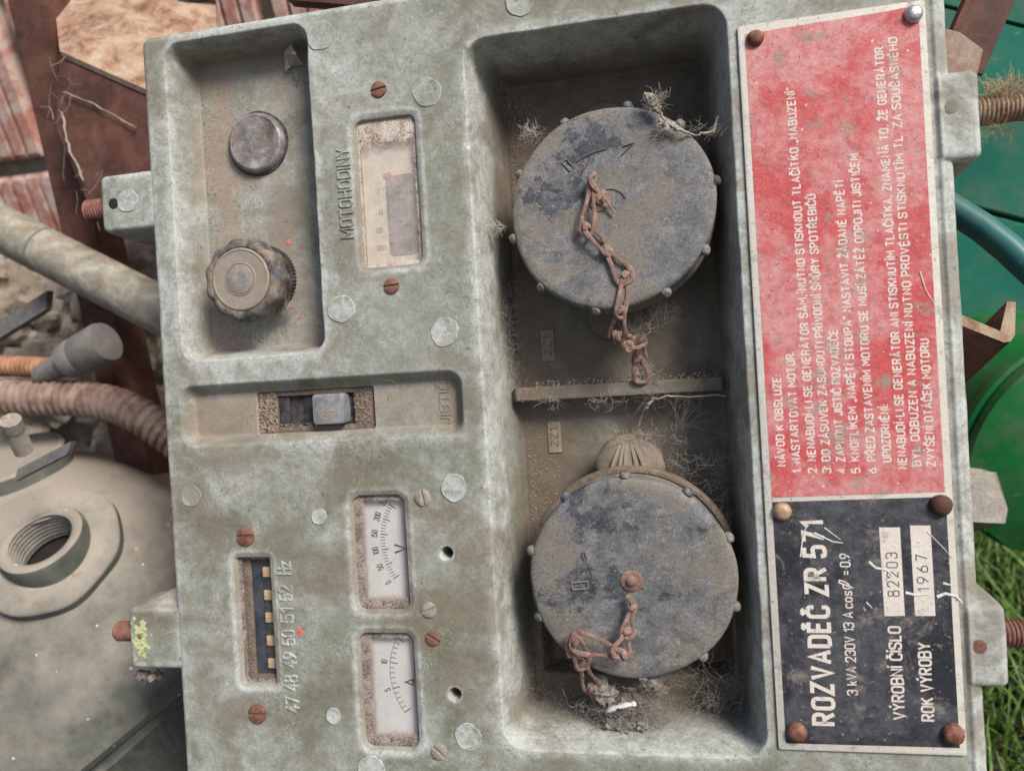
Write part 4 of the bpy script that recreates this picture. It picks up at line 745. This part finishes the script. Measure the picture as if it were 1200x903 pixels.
for r in range(9):
    for c in range(7):
        x = bx0 + c * (BW + .014) + (.11 if r % 2 else 0) ; z = bz0 + r * (BH + .016) + .016; p = wp(x, wy + random.uniform(-.004, .004), z)
        if x > .75: continue
        if first is None: V = [R3 @ (Vector(v) * 1000) for v in bv]; first = mk('brick', V, bf, M['brick'], wallo, loc=p, smooth=False)
        else: o = again(first, p, wallo); o.rotation_euler = (random.uniform(-.006, .006), random.uniform(-.006, .006), random.uniform(-.006, .006))
g = B(); nx, ny = 60, 50; V = [wp(bx0 - .3 + 2.2 * i / nx, wy + .016 + .006 * mnoise.noise(Vector((i * .9, j * .9, 3))), GZ - .02 + 1.35 * j / ny) for j in range(ny + 1) for i in range(nx + 1)]
mk('mortar', V, [(j * (nx + 1) + i, j * (nx + 1) + i + 1, (j + 1) * (nx + 1) + i + 1, (j + 1) * (nx + 1) + i) for j in range(ny) for i in range(nx)], M['mortar'], wallo)
# rubble stones piled against the wall
for k, (u, v, z, r, sc, lb) in enumerate(((150, 330, -205, 44, (1, .7, .8), 'pale rubble stone directly under the upper left lug of the panel'), (40, 375, -215, 40, (1.2, .8, .8), 'light rubble stone above the orange conduit'),
        (170, 420, -205, 50, (.9, 1, .8), 'cream rubble stone beside the rubber plug'), (62, 470, -210, 55, (1.3, .8, .8), 'rubble stone behind the corrugated conduit'), (185, 530, -200, 52, (.8, 1, .8), 'pale rubble stone right of the rusty post below the conduit'),
        (100, 405, -232, 60, (1.4, .9, .6), 'broad cream mortar lump behind the pipe'), (-20, 330, -235, 50, (1, .8, .6), 'rubble stone at the left border under the bricks'), (175, 625, -215, 60, (1, 1, .8), 'low rubble stone behind the tank'), (235, 380, -225, 60, (1, 1, .8), 'rubble stone mostly hidden behind the panel'))):
    p = at(u, v, z - 32); b = B(); b.blob(p, r, .55, .02, 22, sc, k * 3.1); tag(b.go('rubble_stone', M['stone'], None, p), lb, 'stone', 'rubble stones behind the panel')

# rusty steel frame
fr = thing('rusty_stand', at(170, 620, -110), 'dark rusty steel frame with an upright post and gusset left of the panel', 'frame')
def bar(b, A0, A1, wv, tv):
    "rectangular bar from A0 to A1, with half-width vectors wv and tv"
    V = [q + s * wv + t * tv for q in (A0, A1) for s, t in ((-1, -1), (1, -1), (1, 1), (-1, 1))]; b.add(V, [(0, 1, 2, 3), (4, 7, 6, 5), (0, 4, 5, 1), (1, 5, 6, 2), (2, 6, 7, 3), (3, 7, 4, 0)])
b = B(); p0, p1 = at(22, -40, -112), at(172, 610, -168); d = (p1 - p0).normalized(); sx = d.cross(Vector((0, 0, 1))).normalized()
bar(b, p0, p1, sx * 13, Vector((0, 0, 1.6))); bar(b, p0 - sx * 12 + Vector((0, 0, -14)), p1 - sx * 12 + Vector((0, 0, -14)), sx * 1.6, Vector((0, 0, 14))); bar(b, p0 + sx * 13.5 + Vector((0, 0, -4)), p1 + sx * 13.5 + Vector((0, 0, -4)), sx * 1.2, Vector((0, 0, 4))); b.go('post', M['rust'], fr, smooth=False)
def slab(name, P, t, mat, par, nrm=None):
    P = [Vector(p) for p in P]; nn = nrm or (P[1] - P[0]).cross(P[2] - P[0]).normalized(); n = len(P); V = P + [p - nn * t for p in P]
    return mk(name, V, [tuple(range(n)), tuple(range(2 * n - 1, n - 1, -1))] + [(i, n + i, n + (i + 1) % n, (i + 1) % n) for i in range(n)], mat, par, P[0], smooth=False)
slab('gusset_plate', [at(70, 62, -100), at(66, 150, -100), at(104, 240, -100), at(200, 225, -100), at(205, 118, -100)], 4, M['rust'], fr)
slab('ledge', [at(70, 60, -97), at(60, -30, -170), at(250, -30, -170), at(262, 145, -97)], 4, M['sand'], fr, Vector((0, .85, .5)).normalized())
b = B(); b.tube([at(183, 14, -150), at(260, -12, -150)], 3.2, 10); tag(b.go('steel_rod', M['black'], None, at(183, 14, -150)), 'thin dark steel rod at the top above the sandy ledge', 'rod')
b = B(); bar(b, at(340, -8, -70), at(440, 0, -70), Vector((0, 6, 0)), Vector((0, 0, 5))); tag(b.go('rusty_strip', M['rust'], None, at(380, 0, -70), smooth=False), 'rusty strip behind the top edge of the panel', 'metal strip')
# painted pipe
b = B(); p0, p1 = at(-60, 236, -125), at(255, 398, -125); b.tube([p0.lerp(p1, t) for t in np.linspace(0, 1, 30)], 16.5, 36); pp = thing('painted_pipe', p0, 'chalky green painted steel pipe with rust spots sloping behind the panel', 'pipe'); b.go('pipe_body', M['pipe'], pp)
b = B(); q = p0.lerp(p1, .37); d = (p1 - p0).normalized(); b.tube([q - d * .9, q + d * .9], 16.9, 36); b.go('pipe_seam', M['plug'], pp)
# conduits
def conduit(name, pts, r, pitch, depth, mat, label):
    P = [at(*p) for p in pts]; Q = []
    for i in range(len(P) - 1):
        a = P[max(i - 1, 0)]; b0, c, d0 = P[i], P[i + 1], P[min(i + 2, len(P) - 1)]
        for k in range(60): t = k / 60; Q.append(.5 * ((2 * b0) + (c - a) * t + (2 * a - 5 * b0 + 4 * c - d0) * t * t + (3 * b0 - a - 3 * c + d0) * t ** 3))
    L = [0.]
    for i in range(1, len(Q)): L.append(L[-1] + (Q[i] - Q[i - 1]).length)
    n = int(L[-1] / (pitch / 14)); U = [Vector([float(np.interp(L[-1] * i / n, L, [q[k] for q in Q])) for k in range(3)]) for i in range(n)]
    b = B(); b.tube(U, r, 28, rf=lambda t: r - depth * (.5 + .5 * math.cos(2 * math.pi * t * L[-1] / pitch)) ** 3); return tag(b.go(name, M[mat], None, P[0]), label, 'conduit')
conduit('corrugated_conduit', [(-40, 462, -120), (20, 466, -120), (90, 467, -120), (135, 474, -120), (172, 492, -120), (215, 522, -125)], 12.6, 6.2, 2.4, 'conduit', 'thick dusty brown corrugated conduit above the tank')
conduit('orange_conduit', [(-40, 430, -130), (10, 429, -130), (40, 430, -130), (66, 432, -130)], 7.6, 4, .7, 'orange', 'thin orange-brown ribbed conduit ending at the grey plug')
pg = thing('rubber_plug', at(88, 415, -118), 'grey rubber cable plug lying beside the orange conduit', 'plug')
b = B(); p0, p1 = at(46, 440, -118), at(125, 400, -112); d = (p1 - p0).normalized(); b.tube([p0, p0.lerp(p1, .25), p0.lerp(p1, .45)], 7.5, 24, rf=lambda t: 6.5 + 3 * t); b.go('plug_stem', M['plug'], pg)
b = B(); b.tube([p0.lerp(p1, t) for t in (.40, .44, .6, .62, .64, .95, 1.)], 12, 28, rf=lambda t: (9.5, 12.5, 13.5, 12.9, 13.6, 14.6, 13.6)[int(round(t * 6))]); b.go('plug_head', M['plug'], pg)
b = B(); bar(b, at(-20, 400, -140), at(58, 352, -140), Vector((1.5, 7, 0)), Vector((0, 0, 3))); tag(b.go('slate_bar', M['slate'], None, at(20, 375, -140), smooth=False), 'dark slate-grey flat bar under the painted pipe at the left border', 'bar')

# fuel tank
TC = at(62, 800, -165); AX = Vector((172, 178, 120))
tk = thing('fuel_tank', TC, 'large dusty grey rounded fuel tank with an open threaded filler neck', 'tank')
def tsurf(d):
    e = 2.5; q = sum(abs(d[i] / AX[i]) ** e for i in range(3)) ** (-1 / e); return Vector(d) * q
b = B(); nu, nv = 200, 110; V = []; F = []
for j in range(nv + 1):
    th = math.pi * (j + .001) / (nv + .002)
    for i in range(nu): a = 2 * math.pi * i / nu; V.append(TC + tsurf(Vector((math.sin(th) * math.cos(a), math.cos(th), math.sin(th) * math.sin(a)))))
for j in range(nv):
    for i in range(nu): k = (i + 1) % nu; F.append((j * nu + i, j * nu + k, (j + 1) * nu + k, (j + 1) * nu + i))
o_ = Vector(CP)
def hit(u, v):
    d = (at(u, v, 0) - o_).normalized(); t = 250.
    for _ in range(900):
        p = o_ + d * t; q = p - TC; f = sum(abs(q[i] / AX[i]) ** 2.5 for i in range(3)) - 1
        if f < 0: return p, Vector([math.copysign(abs(q[i] / AX[i]) ** 1.5 / AX[i], q[i]) for i in range(3)]).normalized()
        t += .7
    return o_ + d * 540, Vector((0, 0, 1))
pc, pn = hit(54, 640); pf = (pn + Vector((0, .03, 0))).normalized(); PF = pf.to_track_quat('Z', 'X').to_matrix(); pn = (pn + Vector((-.2, .5, .1))).normalized(); PR = pn.to_track_quat('Z', 'X').to_matrix()
VT, FT = V, F
b = B(); b.lathe([(45, -7), (44.6, -.6), (43, .8), (31, 1.8), (24, 2.2), (21, 0)], 64, lambda a, r, z: 1 + (.02 * math.sin(3 * a) + .015 * math.sin(7 * a) if r > 40 else 0), pc, PF, False); fo = b.go('filler_flange', M['tank'], tk, pc)
b = B(); b.lathe([(27.5, -12), (27.8, 5), (26.4, 8.2), (24, 9), (21.5, 8.4)] + [(19.8 + 1.7 * (k % 2), 7.6 - k * 1.5) for k in range(16)] + [(20, -12), (20, -14)], 64, None, pc, PR, False); b.go('filler_neck', M['tank'], tk, pc); b = B(); b.lathe([(30, -17), (.1, -17)], 32, None, pc, PR); b.go('filler_shade_disc', M['hole'], tk, pc)  # black disc stands in for the unlit inside of the neck
PI_ = PR.inverted()
def inhole(f): q = PI_ @ (sum((VT[i] for i in f), Vector()) / 4 - pc); return math.hypot(q.x, q.y) < 21 and abs(q.z) < 40
mk('tank_body', VT, [f for f in FT if not inhole(f)], M['tank'], tk)
pb, nb = hit(38, 556); nb = (nb + Vector((-.2, .6, .3))).normalized(); BR_ = nb.to_track_quat('Z', 'X').to_matrix()
pb, _ = hit(16, 546); pb = pb + BR_ @ Vector((0, 0, 7))
b = B(); b.lathe([(38, -20), (38, -1), (36, .6), (34.6, .6), (34, -.6), (12, 0), (.1, 0)], 60, lambda a, r, z: 1 + .03 * math.sin(2 * a), pb, BR_); b.go('clamp_plate', M['tank'], tk, pb)
b = B(); q0 = at(28, 528, -38); q1 = at(12, 492, -22); b.tube([q0.lerp(q1, t) for t in np.linspace(0, 1, 130)], 5.4, 18, rf=lambda t: (5 + .4 * math.cos(t * 105)) if t < .72 else 5.8); b.go('clamp_bolt', M['screw_grey'], tk, q0)
b = B(); bar(b, at(22, 556, -26), at(84, 524, -30), Vector((1.6, 3.6, 0)), Vector((0, 0, 2))); b.go('clamp_bar', M['slate'], tk, at(50, 540, -28), smooth=False)
b = B(); p0, p1 = at(60, 935, -55), at(240, 788, -75); bar(b, p0, p1, Vector((2.2, 3.4, 1.5)), Vector((0, 0, 4))); b.go('tank_seam', M['tank'], tk, p0, smooth=False)
b = B(); b.add([at(60, 960, -58), at(240, 800, -78), at(300, 1000, -90), at(60, 1100, -90)] + [at(60, 960, -70), at(240, 800, -90), at(300, 1000, -102), at(60, 1100, -102)], [(0, 3, 2, 1), (4, 5, 6, 7), (0, 1, 5, 4), (1, 2, 6, 5), (2, 3, 7, 6), (3, 0, 4, 7)])
b.go('engine_cover', simple('dark_green_engine_cover', ((.35, (.022, .03, .025)), (.65, (.035, .045, .038))), 60, .75, 0, .12, 1.5, bs=.1), tk, at(150, 900, -60), smooth=False)

# right side: teal container, hoop, bucket, channel iron, rusty bar, block
ct = thing('teal_container', at(1200, 250, -330), 'large teal green plastic container behind the right edge of the panel', 'container')
def wallpiece(name, P, mat, par, t=20): return slab(name, P, t, mat, par)
rows = [(-60, 2), (4, 230), (233, 424), (427, 492)]
for v0, v1 in rows:
    b = B(); z = -290
    a = [at(1040, v0 - 12, z), at(1290, v0 + 52, z + 30), at(1290, v1 + 50, z + 30), at(1040, v1 - 14, z)]
    n1 = (a[1] - a[0]).cross(a[3] - a[0]).normalized(); n1 = n1 if n1.z > 0 else -n1
    c = sum(a, Vector()) / 4; ins = [p + (c - p).normalized() * 2 for p in a]
    V = [p - n1 * 30 for p in a] + [p - n1 * 1.5 for p in a] + [p for p in ins]; F = [(i, (i + 1) % 4, 4 + (i + 1) % 4, 4 + i) for i in range(4)] + [(4 + i, 4 + (i + 1) % 4, 8 + (i + 1) % 4, 8 + i) for i in range(4)] + [(8, 9, 10, 11), (3, 2, 1, 0)]
    b.add(V, F); b.go('container_panel', M['teal'], ct, smooth=False)
b = B(); V = [at(1040, -60, -300), at(1290, 0, -270), at(1290, 540, -270), at(1040, 475, -300)]; b.add(V + [p + Vector((0, 0, -40)) for p in V], [(0, 1, 2, 3), (7, 6, 5, 4), (0, 4, 5, 1), (1, 5, 6, 2), (2, 6, 7, 3), (3, 7, 4, 0)]); b.go('container_core', M['teal'], ct, smooth=False)
b = B(); P = [at(1085, 225, -120), at(1118, 246, -115), at(1150, 266, -110), at(1180, 290, -105), at(1215, 322, -100), at(1260, 372, -100)]; b.tube(P, 7.5, 20, flat=1.2); hp = tag(b.go('rubber_hoop', M['hoop'], None, P[0]), 'glossy dark teal curved handle in front of the teal container', 'handle')
bk = thing('green_bucket', at(1240, 520, -230), 'bright green plastic bucket lying at the right border above the grass', 'bucket')
cB = at(1258, 520, -225); axB = Vector((.25, -.35, .9)).normalized(); RB = axB.to_track_quat('Z', 'X').to_matrix()
b = B(); b.lathe([(40, -130), (66, -120), (72, -60), (74, 0), (78, 2), (78, 12), (72, 14), (60, 20), (30, 26), (.1, 28)], 64, None, cB, RB); b.go('bucket_body', M['green'], bk)
b = B(); b.lathe([(79, -4), (81, -2), (81, 3), (79, 5)], 64, None, cB, RB); b.V, b.F = b.V, b.F[:-1]; b.go('bucket_rim', M['green'], bk)
CB = [at(1100, 500, -200), at(1146, 508, -205), at(1166, 548, -195), at(1181, 596, -185), at(1178, 613, -180), at(1110, 610, -180)]
o = slab('concrete_block', CB, 45, M['concrete'], None, Vector((.1, .3, .95)).normalized()); tag(o, 'broken pale grey concrete block between the panel and the green bucket', 'concrete block')
# L-section iron, cut end towards us
L = [(1120, 366), (1172, 388), (1180, 353), (1190, 354), (1189, 392), (1184, 400), (1176, 401), (1118, 378)]; P = [at(u, v, -38) for u, v in L]; ext = at(1128, 452, -70) - at(1184, 400, -38); n = len(P)
mk('angle_iron', P + [p + ext * 2.2 for p in P], [tuple(range(n)), tuple(range(2 * n - 1, n - 1, -1))] + [(i, n + i, n + (i + 1) % n, (i + 1) % n) for i in range(n)], M['rust'], None, P[0], smooth=False)
o = bpy.data.objects['angle_iron']; tag(o, 'rusty steel angle iron with a sandy cut end right of the panel', 'angle iron')
b = B(); b.add([p + Vector((0, 0, .4)) for p in P] + [p - Vector((0, 0, .3)) for p in P], [tuple(range(n))] + [(i, n + i, n + (i + 1) % n, (i + 1) % n) for i in range(n)]); b.go('cut_end', M['sand'], o, smooth=False)
rb = thing('rusty_brace', at(1165, 20, -60), 'rusty steel brace bar in the top right corner', 'brace')
b = B(); p0, p1 = at(1190, -60, -60), at(1128, 82, -60); d = (p1 - p0).normalized(); sx = d.cross(Vector((0, 0, 1))).normalized(); bar(b, p0, p1, sx * 9, Vector((0, 0, 2))); bar(b, p0 + sx * 10.3 - Vector((0, 0, 5)), p1 + sx * 10.3 - Vector((0, 0, 5)), sx * 1.5, Vector((0, 0, 7))); b.go('brace_bar', M['rust'], rb, smooth=False)
slab('dusty_bracket', [at(1095, 30, -48), at(1125, 38, -48), at(1152, 58, -50), at(1146, 84, -50), at(1140, 110, -50), at(1095, 110, -48)], 6, M['conduit'], rb, Vector((0, 0, 1)))
